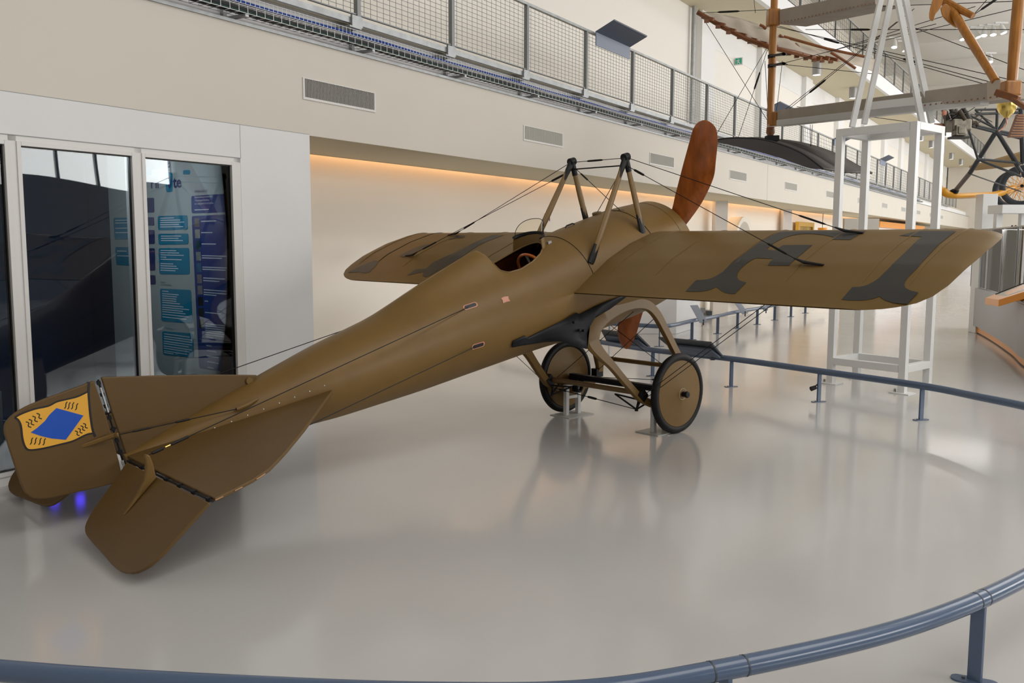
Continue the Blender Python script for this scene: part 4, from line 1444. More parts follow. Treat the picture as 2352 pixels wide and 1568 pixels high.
hoop = [(-0.40, 0.365, 0.070), (-0.555, 0.515, 0.072), (-0.70, 0.665, 0.080), (-0.845, 0.80, 0.115), (-0.90, 0.90, 0.165), (-0.85, 1.01, 0.165), (-0.70, 1.085, 0.125), (-0.50, 1.140, 0.095), (-0.30, 1.170, 0.095),
        (-0.12, 1.150, 0.10), (0.0, 1.06, 0.10), (0.10, 0.90, 0.090), (0.205, 0.715, 0.085), (0.30, 0.55, 0.08), (0.355, 0.42, 0.075), (0.32, 0.33, 0.070), (0.20, 0.275, 0.065), (0.02, 0.25, 0.062), (-0.18, 0.270, 0.064), (-0.31, 0.315, 0.066)]
gear = build(MB().lathe(H(0, -0.80, 0.364), HS, [(0, 0.018), (1.60, 0.018)], 14), 'undercarriage', BLACKST, plane, smooth=True)
for sgn in (1, -1):
    cl = [A(a, z, w) for a, z, w in hoop]
    cl = smooth_line(cl + [cl[0]], 5)[:-1]
    nn = len(cl)
    G = []
    for i in range(nn):
        p, q = cl[i - 1], cl[(i + 1) % nn]
        t = unit(A(q[0] - p[0], q[1] - p[1], 0))
        nr = A(-t[1], t[0], 0)
        w = cl[i][2] * 0.56
        row = []
        for sd, th in ((1, 0.25), (0.75, 1), (-0.75, 1), (-1, 0.25), (-1, -0.25), (-0.75, -1), (0.75, -1), (1, -0.25)):
            a, z = cl[i][0] + nr[0] * w * sd, cl[i][1] + nr[1] * w * sd
            row.append(H(a, sgn * (gs(z) + th * 0.026), z))
        G.append(row)
    hp_ = build(MB().grid(G, cu=True, cv=True), 'leg_hoop', KHAKI, gear, smooth=True, angle=40)
    # black steel plate that ties the hoop to the fuselage side
    topp = [(1178, 783), (1206, 771), (1212, 776), (1245, 759), (1290, 737), (1322, 718), (1330, 722), (1370, 702), (1400, 689), (1450, 672)]
    botp = [(1175, 797), (1195, 793), (1215, 790), (1250, 785), (1290, 784), (1328, 796), (1348, 801), (1349, 765), (1358, 735), (1400, 709)]
    Gt = []
    for (a, b) in zip(topp, botp):
        x, s, n = fsurf(a[0], a[1], 0.012)
        P0_ = (x, s + 0.004, n)
        if b[0] < 1260:
            x, s, n = fsurf(b[0], b[1], 0.012)
            P1_ = (x, s + 0.004, n)
        else:
            Pq = onplane(b[0], b[1], H(0, 0.42 + 0.034, 1.15), unit(HS + 0.19 * Z))
            P1_ = toB(Pq)
        Gt.append([B(P0_[0] + (P1_[0] - P0_[0]) * k / 4, sgn * (P0_[1] + (P1_[1] - P0_[1]) * k / 4), P0_[2] + (P1_[2] - P0_[2]) * k / 4) for k in range(5)])
    bk = build(MB().grid(Gt), 'fuselage_plate', mat('plate_blue_black', (0.016, 0.0175, 0.021), 0.5, var=0.15, scale=6, spec=0.2), gear, solid=0.012, smooth=True, angle=85)
    for (u, v) in ((1318, 740), (1330, 758), (1340, 759)):
        Pq = onplane(u, v, H(0, 0.42 + 0.045, 1.15), unit(HS + 0.19 * Z))
        x, s, n = toB(Pq)
        build(MB().lathe(B(x, sgn * s, n), HS * sgn, [(-0.01, 0.011), (0.012, 0.011), (0.014, 0.008)], 10), 'bolt', BLACKST, bk)
    # foot clamps, rubber shock cord, stirrup rods
    build(MB().box(H(-0.365, sgn * 0.57, 0.375), 0.10, 0.075, 0.085, (unit(A(0.7 * HF[0], 0.7 * HF[1], -0.7)), HS, unit(A(0.7 * HF[0], 0.7 * HF[1], 0.7)))), 'foot_clamp', BLACKST, hp_)
    build(MB().box(H(0.34, sgn * 0.575, 0.385), 0.10, 0.075, 0.085, (HF, HS, Z)), 'foot_clamp', BLACKST, hp_)
    cd = MB()
    for q in range(5):
        o_ = sgn * (0.50 + 0.022 * q)
        cd.tube([H(0.045 * math.cos(t), o_, 0.315 + 0.085 * math.sin(t)) for t in np.linspace(0, 2 * math.pi, 17)], 0.011, 6, cap=False)
    build(cd, 'shock_cord', RUBBER, gear)
    rr = MB()
    na = H(-0.37, sgn * 0.53, 0.24)
    nb = H(-0.36, sgn * 0.27, 0.345)
    for a, b in ((H(-0.365, sgn * 0.53, 0.33), nb), (na, nb), (H(-0.33, sgn * 0.55, 0.33), na), (H(-0.30, sgn * 0.50, 0.34), na), (H(-0.24, sgn * 0.57, 0.30), na)):
        rr.tube([a, b], 0.008, 6)
    rr.lathe(na - Z * 0.015, Z, [(0, 0.016), (0.03, 0.016)], 10)
    build(rr, 'stirrup_rods', BLACKST, gear)
# cross struts
build(MB().tube([H(-0.345, -0.56, 0.385), H(-0.345, 0.56, 0.385)], 0.024, 12, flat=(0.75, HF)), 'rear_spreader', KHAKI_DK, gear, smooth=True)
build(MB().tube([H(0.33, -0.56, 0.545), H(0.33, 0.56, 0.545)], 0.022, 12, flat=(0.75, HF)), 'front_spreader', KHAKI, gear, smooth=True)
build(MB().bar(H(-0.02, -0.60, 0.395), H(-0.02, 0.60, 0.395), 0.06, 0.03, Z), 'axle_fairing', BLACKST, gear)
# wheels
for sgn in (1, -1):
    c = H(0, sgn * 0.697, 0.364)
    ax = HS * sgn
    tyre = [(0.034 * math.cos(a), 0.327 + 0.037 * math.sin(a)) for a in np.linspace(0, 2 * math.pi, 14, endpoint=False)]
    wh = build(MB().lathe(c, ax, tyre, 56, closed=True), 'wheel', RUBBER, gear, smooth=True, label='disc covered wheel with black tyre')
    dpro = [(-0.030, 0.302), (-0.045, 0.15), (-0.055, 0.05), (-0.06, 0.0), (0.06, 0.0), (0.055, 0.055), (0.038, 0.18), (0.026, 0.298), (0.020, 0.303)]
    build(MB().lathe(c, ax, [(h, max(r, 0.0005)) for h, r in dpro], 56), 'disc_cover', KHAKI, wh, smooth=True, angle=25)
    build(MB().lathe(c, ax, [(0.05, 0.024), (0.095, 0.024), (0.095, 0.030), (0.115, 0.030), (0.118, 0.022)], 8), 'hub_nut', BLACKST, wh)
    build(MB().lathe(c, ax, [(0.0555, 0.052), (0.0585, 0.052), (0.0585, 0.048), (0.0555, 0.048)], 28, closed=True), 'hub_ring', mat('pale_ring', (0.55, 0.45, 0.3), 0.4), wh)

# ---- cabane and rigging
APX = {1: (-0.093, 0.325, 0.992), -1: (-0.093, -0.325, 0.992)}
FEET = {1: [(-0.815, 0.405, 0.235), (-0.075, 0.384, 0.322)], -1: [(-0.815, -0.29, 0.34), (-0.078, -0.27, 0.40)]}
cab = build(MB().tube([B(-0.12, -0.31, 0.925), B(-0.12, 0.31, 0.925)], 0.006, 8), 'wing_pylons', BLACKST, plane)
for sgn in (1, -1):
    ap = B(*APX[sgn])
    for k, ft in enumerate(FEET[sgn]):
        f = B(*ft)
        leg = build(MB().tube([f, f * 0.6 + ap * 0.4, ap], [0.030, 0.034, 0.026], 14, flat=(0.5, HS)), 'pylon_leg', KHAKI, cab, smooth=True)
        d = unit(ap - f)
        build(MB().tube([f - d * 0.02, f + d * 0.16], [0.040, 0.036], 10, flat=(0.42, HS)), 'foot_fitting', BLACKST, leg)
        build(MB().tube([ap - d * (0.30 if k == 0 else 0.13), ap - d * 0.1, ap + d * 0.01], [0.012 if k == 0 else 0.03, 0.030, 0.032], 10, flat=(0.75, HS)), 'head_plate', BLACKST, leg)
    build(MB().lathe(ap + XG * -0.03, XG, [(0, 0.036), (0.06, 0.036)], 12), 'head_roller', BLACKST, cab)
ANC = {1: [(-0.045, 2.33), (-0.665, 2.34)], -1: [(-0.045, -2.33), (-0.665, -2.34)]}


def wirem(a, b, name, parent, r=0.0032, tb=(), sag=0.0):
    m = MB()
    a, b = np.asarray(a, float), np.asarray(b, float)
    P = [a + (b - a) * t - Z * sag * 4 * t * (1 - t) for t in np.linspace(0, 1, 9 if sag else 2)]
    m.tube(P, r, 5)
    L = np.linalg.norm(b - a)
    for t0, ln, rr in tb:
        t1 = t0 + ln / L
        c0, c1 = a + (b - a) * t0, a + (b - a) * t1
        m.tube([c0, c0 * 0.9 + c1 * 0.1, c0 * 0.5 + c1 * 0.5, c0 * 0.1 + c1 * 0.9, c1], [r, rr, rr * 1.1, rr, r], 6)
    return build(m, name, WIRE, parent)


for sgn in (1, -1):
    ap = APX[sgn]
    for k, (x, s) in enumerate(ANC[sgn]):
        e = B(x, s - sgn * 0.11, upper(x) + 0.045)
        st_ = B(ap[0], ap[1], ap[2] - (0.0 if k == 0 else 0.075))
        Lw = np.linalg.norm(e - st_)
        wirem(st_, e, 'lift_wire', cab, tb=((1 - 0.30 / Lw, 0.22, 0.008), (0.05, 0.16, 0.010)) if k == 1 else ((1 - 0.32 / Lw, 0.24, 0.008),))
        build(MB().tube([B(x, s - sgn * 0.12, upper(x) + 0.05), B(x, s - sgn * 0.04, upper(x) + 0.022), B(x, s + sgn * 0.10, upper(x) + 0.006)], [0.010, 0.022, 0.012], 8, flat=(0.5, NG)), 'wire_anchor', BLACKST, wings[sgn], smooth=True)
wirem(B(-0.09, -0.325, 0.985), B(-0.09, 0.325, 0.985), 'pylon_wire', cab, tb=((0.28, 0.2, 0.009),))
wirem(B(-0.09, -0.30, 0.93), B(0.02, 0.075, 0.50), 'pylon_wire', cab, tb=((0.12, 0.1, 0.008),))
wirem(B(-0.09, 0.30, 0.93), B(-0.12, -0.08, 0.515), 'pylon_wire', cab, tb=((0.12, 0.1, 0.008),))
# landing wires under the wings
for sgn in (1, -1):
    wirem(B(-0.665, sgn * 2.34, 0.17), H(-0.40, sgn * 0.60, 0.36), 'landing_wire', gear)
    wirem(B(-0.045, sgn * 2.33, 0.19), H(-0.30, sgn * 0.58, 0.34), 'landing_wire', gear)
wirem(H(-0.30, -0.50, 1.05), H(-0.33, 0.56, 0.36), 'bracing_wire', gear)
wirem(H(-0.30, 0.42, 1.10), H(-0.33, -0.56, 0.36), 'bracing_wire', gear)
wirem(H(0.05, -0.42, 1.05), H(0.33, 0.57, 0.40), 'bracing_wire', gear)
wirem(H(0.05, 0.42, 1.05), H(0.33, -0.57, 0.40), 'bracing_wire', gear)
wirem(H(-0.36, -0.55, 0.31), H(-0.37, 0.53, 0.24), 'bracing_wire', gear, r=0.004, tb=((0.45, 0.12, 0.011), (0.1, 0.1, 0.009)))
wirem(H(0.0, -0.45, 0.39), H(0.33, 0.50, 0.42), 'bracing_wire', gear, tb=((0.7, 0.14, 0.009),))
# control cables to the tail
for sgn in (1, -1):
    hs = sgn * 0.60
    top_ = EL(hs, -0.045, 0.140)
    low_ = EL(hs, -0.045, -0.140)
    wirem(top_, B(-2.12, sgn * 0.297, 0.221), 'control_cable', plane, tb=((0.012, 0.08, 0.009), (0.055, 0.13, 0.008)))
    wirem(low_, B(-2.165, sgn * 0.360, -0.075), 'control_cable', plane)
    wirem(B(-4.775, sgn * 0.09, 0.20), B(-4.05, sgn * 0.165, 0.10), 'control_cable', plane, tb=((0.1, 0.12, 0.006), (0.45, 0.1, 0.007)))
    build(MB().tube([B(-4.06, sgn * 0.165, 0.10), B(-3.98, sgn * 0.172, 0.105), B(-3.90, sgn * 0.170, 0.115)], [0.014, 0.016, 0.006], 8), 'cable_fairing', KHAKI, fuselage, smooth=True)
for sgn in (1, -1):
    hs = sgn * 0.60
    dv = unit(B(-2.12, sgn * 0.297, 0.221) - EL(hs, -0.045, 0.14))
    build(MB().tube([EL(hs, -0.045, 0.140) + dv * 0.12, EL(hs, -0.045, 0.140) + dv * 0.22], 0.0045, 6), 'brass_turnbuckle', BRASS, plane)

# ---- white stands that carry the axle
for sgn, lab in ((-1, 'small white H-shaped support stand under the far end of the axle'), (1, 'small white support stand behind the near wheel')):
    c = H(-0.06, sgn * 0.545, 0)
    t = empty('axle_stand', c, PSI, lab, 'stand')
    build(MB().box(c + Z * 0.004, 0.36, 0.26, 0.008, (HF, HS, Z)), 'base_plate', STANDG, t)
    for k in (-1, 1):
        p = c + HF * 0.085 * k
        build(MB().box(p + Z * 0.140, 0.042, 0.042, 0.264, (HF, HS, Z)).box(p + Z * 0.278 + HF * k * 0.012, 0.016, 0.05, 0.04, (HF, HS, Z)), 'post', STANDW, t, bevel=0.003)
    build(MB().box(c + Z * 0.185, 0.14, 0.03, 0.03, (HF, HS, Z)), 'cross_bar', STANDW, t)
    build(MB().box(c + Z * 0.306, 0.22, 0.05, 0.012, (HF, HS, Z)), 'saddle', STANDW, t)

# ================================================================== BARRIER RAILS
def barrier(name, pts, posts, label, joints=(), r=0.035, z=0.335, foot_dir=None):
    P = [A(p[0], p[1], z) for p in pts]
    t = empty(name, A(P[0][0], P[0][1], 0), 0, label, 'barrier')
    path = smooth_line(P, 10)
    build(MB().tube(path, r, 20), 'rail', RAILBLUE, t, smooth=True)
    for i in joints:
        k = min(int(i), len(path) - 2)
        f = i - k
        p = path[k] * (1 - f) + path[k + 1] * f
        d = unit(path[k + 1] - path[k])
        build(MB().tube([p - d * 0.003, p + d * 0.003], r + 0.0012, 20, cap=False), 'joint_ring', BOARDDK, t)
    for x, y in posts:
        k = int(np.argmin([np.hypot(q[0] - x, q[1] - y) for q in path]))
        d = unit(path[min(k + 1, len(path) - 1)] - path[max(k - 1, 0)])
        nrm = A(d[1], -d[0], 0)
        c = A(path[k][0], path[k][1], 0)
        build(MB().box(c + Z * (z - 0.02) / 2, 0.018, 0.055, z - 0.02, (d, nrm, Z)), 'post', RAILBLUE, t, bevel=0.003)
        ft = [c + d * 0 for _ in range(0)]
        pl_ = []
        fd = nrm if foot_dir is None else foot_dir
        sd = A(-fd[1], fd[0], 0)
        for a in np.linspace(0, 2 * math.pi, 20, endpoint=False):
            q = 0.055 if math.cos(a) > 0 else -0.055
            pl_.append(c + fd * (q + 0.03 * math.cos(a)) + sd * 0.03 * math.sin(a))
        build(MB().prism(pl_, Z * 0.008), 'foot_plate', RAILBLUE, t)
        build(MB().lathe(c + fd * 0.04 + Z * 0.008, Z, [(0, 0.007), (0.006, 0.006)], 8), 'bolt', BOARDDK, t)
    return t


near_pts = [(-4.2, 3.62), (-3.2, 3.22), (-2.2, 2.94), (-1.45, 2.80), (-0.784, 2.725), (-0.25, 2.69), (0.238, 2.708), (0.70, 2.856), (1.267, 3.101), (1.696, 3.355), (2.126, 3.676), (2.6, 4.08), (3.0, 4.5)]
barrier('near_barrier', near_pts, [(-1.2, 2.76), (0.70, 2.858), (1.838, 3.455)], 'blue-grey tube barrier curving through the bottom corner, nearest to us', joints=(68.9, 71.2, 92.4, 93.6), foot_dir=unit(A(-0.9, 0.42, 0)))
far_pts = [(-1.6, 17.2), (-0.6, 15.6), (0.3, 14.1), (0.85, 13.25), (1.282, 12.545), (1.81, 11.687), (2.615, 10.821), (3.32, 9.797), (3.98, 8.79), (4.22, 8.13), (4.36, 7.70), (4.5, 7.1), (4.6, 6.4)]
barrier('front_barrier', far_pts, [(0.85, 13.25), (1.83, 11.70), (2.627, 10.83), (3.32, 9.79), (3.98, 8.79)], 'blue-grey tube barrier in front of the monoplane, behind its wheels', foot_dir=unit(A(-0.95, -0.2, 0)))
inner = [(1.0, 15.9), (1.658, 15.50), (2.1, 15.2), (2.458, 15.02), (2.75, 15.35), (3.175, 16.104), (3.80, 17.05), (4.44, 18.162), (5.133, 19.142), (5.8, 20.2), (6.45, 21.16), (7.12, 22.22), (8.1, 23.8)]
barrier('recess_barrier', inner, [(1.66, 15.5), (2.44, 15.03), (3.19, 16.15), (3.854, 17.2), (4.50, 18.23), (5.119, 19.13), (5.82, 20.2), (6.457, 21.16), (7.125, 22.2)],
        'blue-grey tube barrier running along the recess under the wing', foot_dir=unit(A(-0.95, -0.2, 0)))
# lamp clamped to a post of the front barrier
P = at(1868, 891, 9.78)
t = empty('post_spot_lamp', P, 0, 'tiny black spot lamp clamped to a front barrier post', 'lamp')
build(MB().lathe(P, unit(A(-0.9, -0.3, -0.25)), [(-0.03, 0.022), (0.03, 0.026), (0.03, 0.02)], 14), 'head', BLACKST, t, smooth=True)
build(MB().tube([P, at(1880, 880, 9.79)], 0.007, 6), 'arm', BLACKST, t)
# dark reading boards on the front barrier, seen from behind
for k, (tl, tr, br_, bl, y0, y1, lab) in enumerate((((1380, 758), (1462, 768), (1492, 798), (1393, 783), 12.6, 11.95, 'dark reading board on the front barrier, behind the lower propeller blade'),
                                                    ((1512, 776), (1633, 788), (1660, 820), (1548, 806), 11.45, 10.85, 'dark reading board on the front barrier, just behind the near wheel'))):
    a, b, c, d = at(*tl, y0 - 0.15), at(*tr, y1 - 0.12), at(*br_, y1), at(*bl, y0)
    t = empty('dark_reading_board', (c + d) / 2, 0, lab, 'sign', 'dark reading boards on the front barrier')
    nrm = unit(np.cross(b - a, d - a))
    build(MB().prism([a, b, c, d], nrm * 0.02), 'board', BOARDDK, t)
    q = lambda u_, v_: (a * (1 - u_) + b * u_) * (1 - v_) + (d * (1 - u_) + c * u_) * v_
    build(MB().prism([q(0.08, 0.35), q(0.92, 0.35), q(0.98, 0.95), q(0.10, 0.95)], nrm * -0.03), 'back_box', PANELBLUE, t, bevel=0.006)
    for u_ in (0.3, 0.8):
        build(MB().box(q(u_, 1.0) - Z * 0.02, 0.05, 0.05, 0.06), 'clamp', BOARDDK, t)
# pale reading boards on the recess barrier
for k, (tl, tr, br_, bl, Y, lab) in enumerate((((1585, 702), (1602, 701), (1625, 739), (1607, 741), 16.4, 'pale blue tilted reading board on the recess barrier, nearest one'),
                                               ((1688, 697), (1701, 697), (1718, 719), (1705, 722), 18.3, 'pale blue tilted reading board on the recess barrier, middle one'),
                                               ((1747, 703), (1758, 703), (1764, 712), (1755, 715), 19.6, 'pale blue tilted reading board on the recess barrier, farthest one'))):
    a, b, c, d = at(*tl, Y - 0.05), at(*tr, Y - 0.05), at(*br_, Y - 0.25), at(*bl, Y - 0.25)
    t = empty('pale_reading_board', (c + d) / 2, 0, lab, 'sign', 'pale reading boards on the recess barrier')
    nrm = unit(np.cross(d - a, b - a))
    build(MB().prism([a, b, c, d], nrm * 0.015), 'board', BOARDLT, t)
    q = lambda u_, v_: (a * (1 - u_) + b * u_) * (1 - v_) + (d * (1 - u_) + c * u_) * v_
    if k < 2:
        m = MB()
        for v_ in (0.25, 0.35, 0.42, 0.5, 0.86):
            m.prism([q(0.15, v_), q(0.8 if v_ < .8 else .9, v_), q(0.8 if v_ < .8 else .9, v_ + 0.02), q(0.15, v_ + 0.02)], nrm * -0.003)
        build(m, 'print_lines', PRINTW, t, kind='stuff')
    build(MB().tube([(c + d) / 2 + Z * 0.05, (c + d) / 2 - Z * 0.05], 0.012, 6), 'clamp', BOARDDK, t)
P = at(1614, 712, 18.6)
t = empty('socket_post', A(P[0], P[1], 0), 0, 'thin grey post with a small socket box behind the pale board', 'post')
build(MB().tube([A(P[0], P[1], 0), A(P[0], P[1], P[2])], 0.014, 8), 'pole', LAMPGREY, t)
build(MB().box(P, 0.09, 0.07, 0.10), 'socket_box', LAMPGREY, t)

# ================================================================== WHITE TOWER STAND
tf, tl_, tb_, tr_ = A(4.467, 10.373, 0), A(3.903, 11.108, 0), A(4.385, 11.560, 0), A(4.949, 10.820, 0)
tw = empty('tower_stand', (tf + tb_) / 2, 0, 'tall white square-tube tower stand carrying the old biplane', 'stand')
ax1, ax2 = unit(tl_ - tf), unit(tr_ - tf)
TZ = 3.05
S_ = 0.085
for p in (tf, tl_, tb_, tr_):
    build(MB().box(p + Z * TZ / 2 + (ax1 + ax2) * 0, S_, S_, TZ, (ax1, ax2, Z)), 'leg', STANDW, tw, bevel=0.004)
    build(MB().box(p + Z * 0.006, 0.24, 0.20, 0.012, (ax1, ax2, Z)), 'foot_plate', STANDW, tw)
    build(MB().lathe(p - ax2 * 0.0 + ax1 * 0.09 + Z * 0.012, Z, [(0, 0.015), (0.03, 0.012)], 8), 'anchor_bolt', LAMPGREY, tw)
for zz in (0.28, TZ - S_ / 2):
    for a, b in ((tf, tl_), (tf, tr_), (tl_, tb_), (tr_, tb_)):
        d = unit(b - a)
        build(MB().bar(a + d * S_ / 2 + Z * zz, b - d * S_ / 2 + Z * zz, S_ * 0.98, S_, Z), 'cross_bar', STANDW, tw, bevel=0.004)
build(MB().bar((tf + tl_) / 2 + Z * (TZ - .04) - ax1 * 0.38, (tf + tl_) / 2 + ax2 * 0.62 + Z * (TZ - 0.04) - ax1 * .38 + ax1 * .75, 0.06, 0.05, Z), 'cross_bar', STANDG, tw)
# inverted V frames that rise to the upper wing
for (u0, v0, u1, v1, Y0, Y1) in ((1957, 292, 2025, -10, 11.0, 11.0), (1985, 285, 2048, -10, 11.3, 11.3), (2118, 282, 2060, -10, 10.7, 10.7), (2140, 283, 2078, -10, 11.0, 11.0)):
    build(MB().bar(at(u0, v0, Y0), at(u1, v1, Y1), 0.055, 0.06, A(1, 0, 0)), 'raker', STANDW, tw, bevel=0.003)
P0_, P1_ = at(1792, 285, 13.35), at(2262, 232, 10.3)
build(MB().bar(P0_ + Z * 0.01, P1_, 0.14, 0.085, Z), 'carrier_beam', STANDG, tw, bevel=0.004)
build(MB().bar(at(2002, 243, 11.6), at(2112, 231, 10.85), 0.05, 0.09, Z), 'carrier_beam', STANDW, tw)

# ================================================================== THE OLD BIPLANE
bp_ = empty('old_biplane', at(2040, 240, 11.6), 0, 'antique biplane of amber wood struts and linen spars up on the white tower', 'airplane')


def spar(tl, bl, tr, br, YL, YR, th, m, name, parent=bp_):
    a, b, c, d = at(*tl, YL), at(*bl, YL), at(*br, YR), at(*tr, YR)
    nrm = unit(np.cross(c - a, b - a))
    return build(MB().prism([a, b, c, d], nrm * th), name, m, parent, bevel=0.008)


lw = spar((1785, 253), (1785, 284), (2296, 186), (2296, 226), 13.6, 10.0, 0.5, LINENT, 'lower_wing')
spar((2266, 187), (2266, 232), (2298, 183), (2298, 226), 10.15, 9.97, 0.04, LINEN, 'end_patch')
uw = spar((1790, 22), (1790, 56), (2010, -22), (2010, 10), 13.6, 12.0, 0.5, LINENT, 'upper_wing')
tk = MB()
for k in range(46):
    f = k / 45
    P = at(1790, 281, 13.58) * (1 - f) + at(2290, 222, 9.99) * f
    tk.lathe(P, -C_FW, [(-0.01, 0.008), (0.006, 0.008)], 6)
for k in range(26):
    f = k / 25
    P = at(1795, 52, 13.56) * (1 - f) + at(2008, 6, 11.98) * f
    tk.lathe(P, -C_FW, [(-0.01, 0.008), (0.006, 0.008)], 6)
build(tk, 'tack_row', OLDWOODD, bp_, kind='stuff')
# wooden struts
def strut(u0, v0, u1, v1, Y0, Y1, r, name='strut', m=OLDWOOD, parent=bp_, flat=None):
    return build(MB().tube([at(u0, v0, Y0), at((u0 + u1) / 2, (v0 + v1) / 2, (Y0 + Y1) / 2), at(u1, v1, Y1)], [r, r * 1.12, r * 0.95], 12, flat=flat), name, m, parent, smooth=True)


s1 = strut(1779, -12, 1769, 285, 13.7, 13.7, 0.052)
for v0, v1, hw in ((22, 60, 0.085), (258, 290, 0.075)):
    a, b = at(1776, v0, 13.7), at(1776, v1, 13.7)
    build(MB().box((a + b) / 2, hw * 2, 0.16, abs(a[2] - b[2])), 'socket_block', OLDWOOD, s1, bevel=0.015)
build(MB().lathe(at(1770, 292, 13.7), -Z, [(0, 0.06), (0.08, 0.065), (0.14, 0.03)], 12), 'socket_block', OLDWOODD, s1, smooth=True)
for v in (128, 150):
    build(MB().tube([at(1772, v, 13.63), at(1800, v - 4, 13.2), at(1806, v - 2, 13.4)], [0.03, 0.045, 0.02], 8, flat=(0.5, Z)), 'pulley_fitting', BLACKST, s1, smooth=True)
    build(MB().tube([at(1773, v - 2, 13.7), at(1773, v + 6, 13.7)], 0.062, 12), 'binding', BLACKST, s1)
s2 = strut(2172, 0, 2287, 186, 10.9, 10.05, 0.045)
s3 = strut(2340, -10, 2324, 190, 10.0, 10.0, 0.055)
build(MB().box(at(2318, 205, 9.95), 0.17, 0.2, 0.16), 'socket_block', OLDWOOD, s3, bevel=0.02)
build(MB().bar(at(2288, 212, 9.9), at(2340, 228, 9.7), 0.07, 0.07, Z).bar(at(2318, 222, 9.8), at(2360, 250, 9.5), 0.05, 0.05, Z), 'socket_arm', OLDWOODD, s3, bevel=0.01)
# paddle shaped wooden blades on the cross shaft
sh = build(MB().tube([at(2166, 2, 10.9), at(2235, 37, 10.6)], [0.05, 0.035], 10), 'cross_shaft', OLDWOOD, bp_, smooth=True)
for pts in ([(2148, -20), (2136, 20), (2135, 42), (2144, 46), (2150, 30), (2162, 12), (2168, -20)], [(2160, 18), (2165, 36), (2180, 52), (2196, 62), (2203, 58), (2198, 47), (2194, 34), (2184, 18), (2172, 8)]):
    a = smooth_line([at(u, v, 10.75) for u, v in pts + [pts[0]]], 4)[:-1]
    build(MB().prism(a, A(0.02, 0.05, 0)), 'paddle_blade', OLDWOOD, sh, bevel=0.01)
# ribbed linen tail surface with scalloped wooden spar
def sheet(e0, e1, Y0, Y1, n, sagv, name, m, parent):
    """ruled cloth between two pixel polylines"""
    a = smooth_line([at(u, v, Y) for (u, v), Y in zip(e0, Y0)], 6)
    b = smooth_line([at(u, v, Y) for (u, v), Y in zip(e1, Y1)], 6)
    k = min(len(a), len(b))
    G = []
    for i in range(k):
        row = []
        for j in range(n + 1):
            t = j / n
            row.append(a[i] * (1 - t) + b[i] * t - Z * sagv * math.sin(math.pi * t) * (0.6 + 0.4 * math.cos(i * math.pi / 3)))
        G.append(row)
    return build(MB().grid(G), name, m, parent, smooth=True, solid=0.008)


cl1 = sheet([(1606, 29), (1650, 33), (1700, 43), (1745, 58), (1790, 80), (1850, 108), (1915, 118), (1990, 131), (2022, 140)],
            [(1604, 31), (1660, 62), (1715, 88), (1770, 106), (1830, 118), (1880, 132), (1930, 142), (1975, 152), (2020, 170)],
            [14.6, 14.7, 14.8, 14.9, 15.0, 15.2, 15.4, 15.7, 16.0], [14.2, 14.1, 14.0, 14.0, 14.1, 14.3, 14.6, 14.9, 15.3], 6, -0.06, 'linen_surface', LINEN, bp_)
sp = build(MB().tube([at(u, v, Y) for (u, v), Y in zip([(1602, 28), (1660, 62), (1715, 90), (1770, 109), (1830, 122), (1880, 136)], [14.2, 14.1, 14.0, 14.0, 14.1, 14.3])], 0.035, 8), 'scalloped_spar', OLDWOODD, bp_, smooth=True)
sc_u = [(1622, 45), (1648, 58), (1672, 71), (1697, 82), (1721, 93), (1744, 101), (1768, 108), (1810, 120), (1828, 126), (1849, 131), (1868, 135), (1886, 136), (1906, 138)]
for k, (u, v) in enumerate(sc_u):
    Y = 14.1 + 0.0022 * max(0, u - 1770)
    c = at(u, v, Y)
    build(MB().bar(c + A(-0.05, 0.05, 0.05), c + A(0.09, -0.10, -0.02), 0.045, 0.05, Z).box(c + A(0.0, -0.04, -0.03), 0.07, 0.05, 0.05), 'rib_end', OLDWOODD, sp, bevel=0.006)
for e in ([(1745, 57), (1752, 60), (1760, 66)], [(1790, 80), (1800, 88), (1808, 100)], [(1826, 100), (1834, 108), (1836, 113)], [(1800, 84), (1900, 112), (1990, 131)], [(1908, 120), (1940, 140), (1965, 157)]):
    build(MB().tube([at(u, v, 14.55) for u, v in e], 0.022, 6), 'rib', OLDWOODD, cl1, smooth=True)
# rigging wires of the biplane
for k, (u0, v0, u1, v1, Y0, Y1) in enumerate(((1606, 30, 1776, 22, 14.3, 13.7), (1610, 34, 1768, 285, 14.3, 13.7), (1760, 112, 1640, 318, 14, 13.2), (1762, 116, 1695, 318, 14, 13.2), (1757, 140, 1765, 280, 13.9, 13.7), (1797, 140, 1782, 270, 13.9, 13.7),
                                              (1790, 268, 2100, 20, 13.6, 11.5), (1795, 258, 2060, 50, 13.6, 12), (1785, 62, 2352, 190, 13.6, 9.9), (1790, 60, 2300, 204, 13.6, 10.0), (1800, 148, 2010, 170, 13.4, 12), (1800, 145, 2150, 55, 13.4, 11),
                                              (1850, 68, 2352, 68, 13, 10), (1900, 120, 2240, 15, 13.2, 10.6), (1960, 110, 2352, 15, 13, 10), (2010, 118, 2300, 195, 12, 10.0), (2020, 15, 2352, 2, 12, 10), (2090, 60, 2352, 160, 11.6, 10), (2235, 35, 2300, -10, 10.6, 10.6), (2235, 35, 2275, -10, 10.6, 10.6),
                                              (1735, 30, 1732, 0, 14.4, 14.4), (1830, 245, 2160, 290, 13.2, 12.6))):
    wirem(at(u0, v0, Y0), at(u1, v1, Y1), 'rigging_wire', bp_, r=0.0042, tb=((0.25, 0.35, 0.014),) if k % 3 == 0 else ())
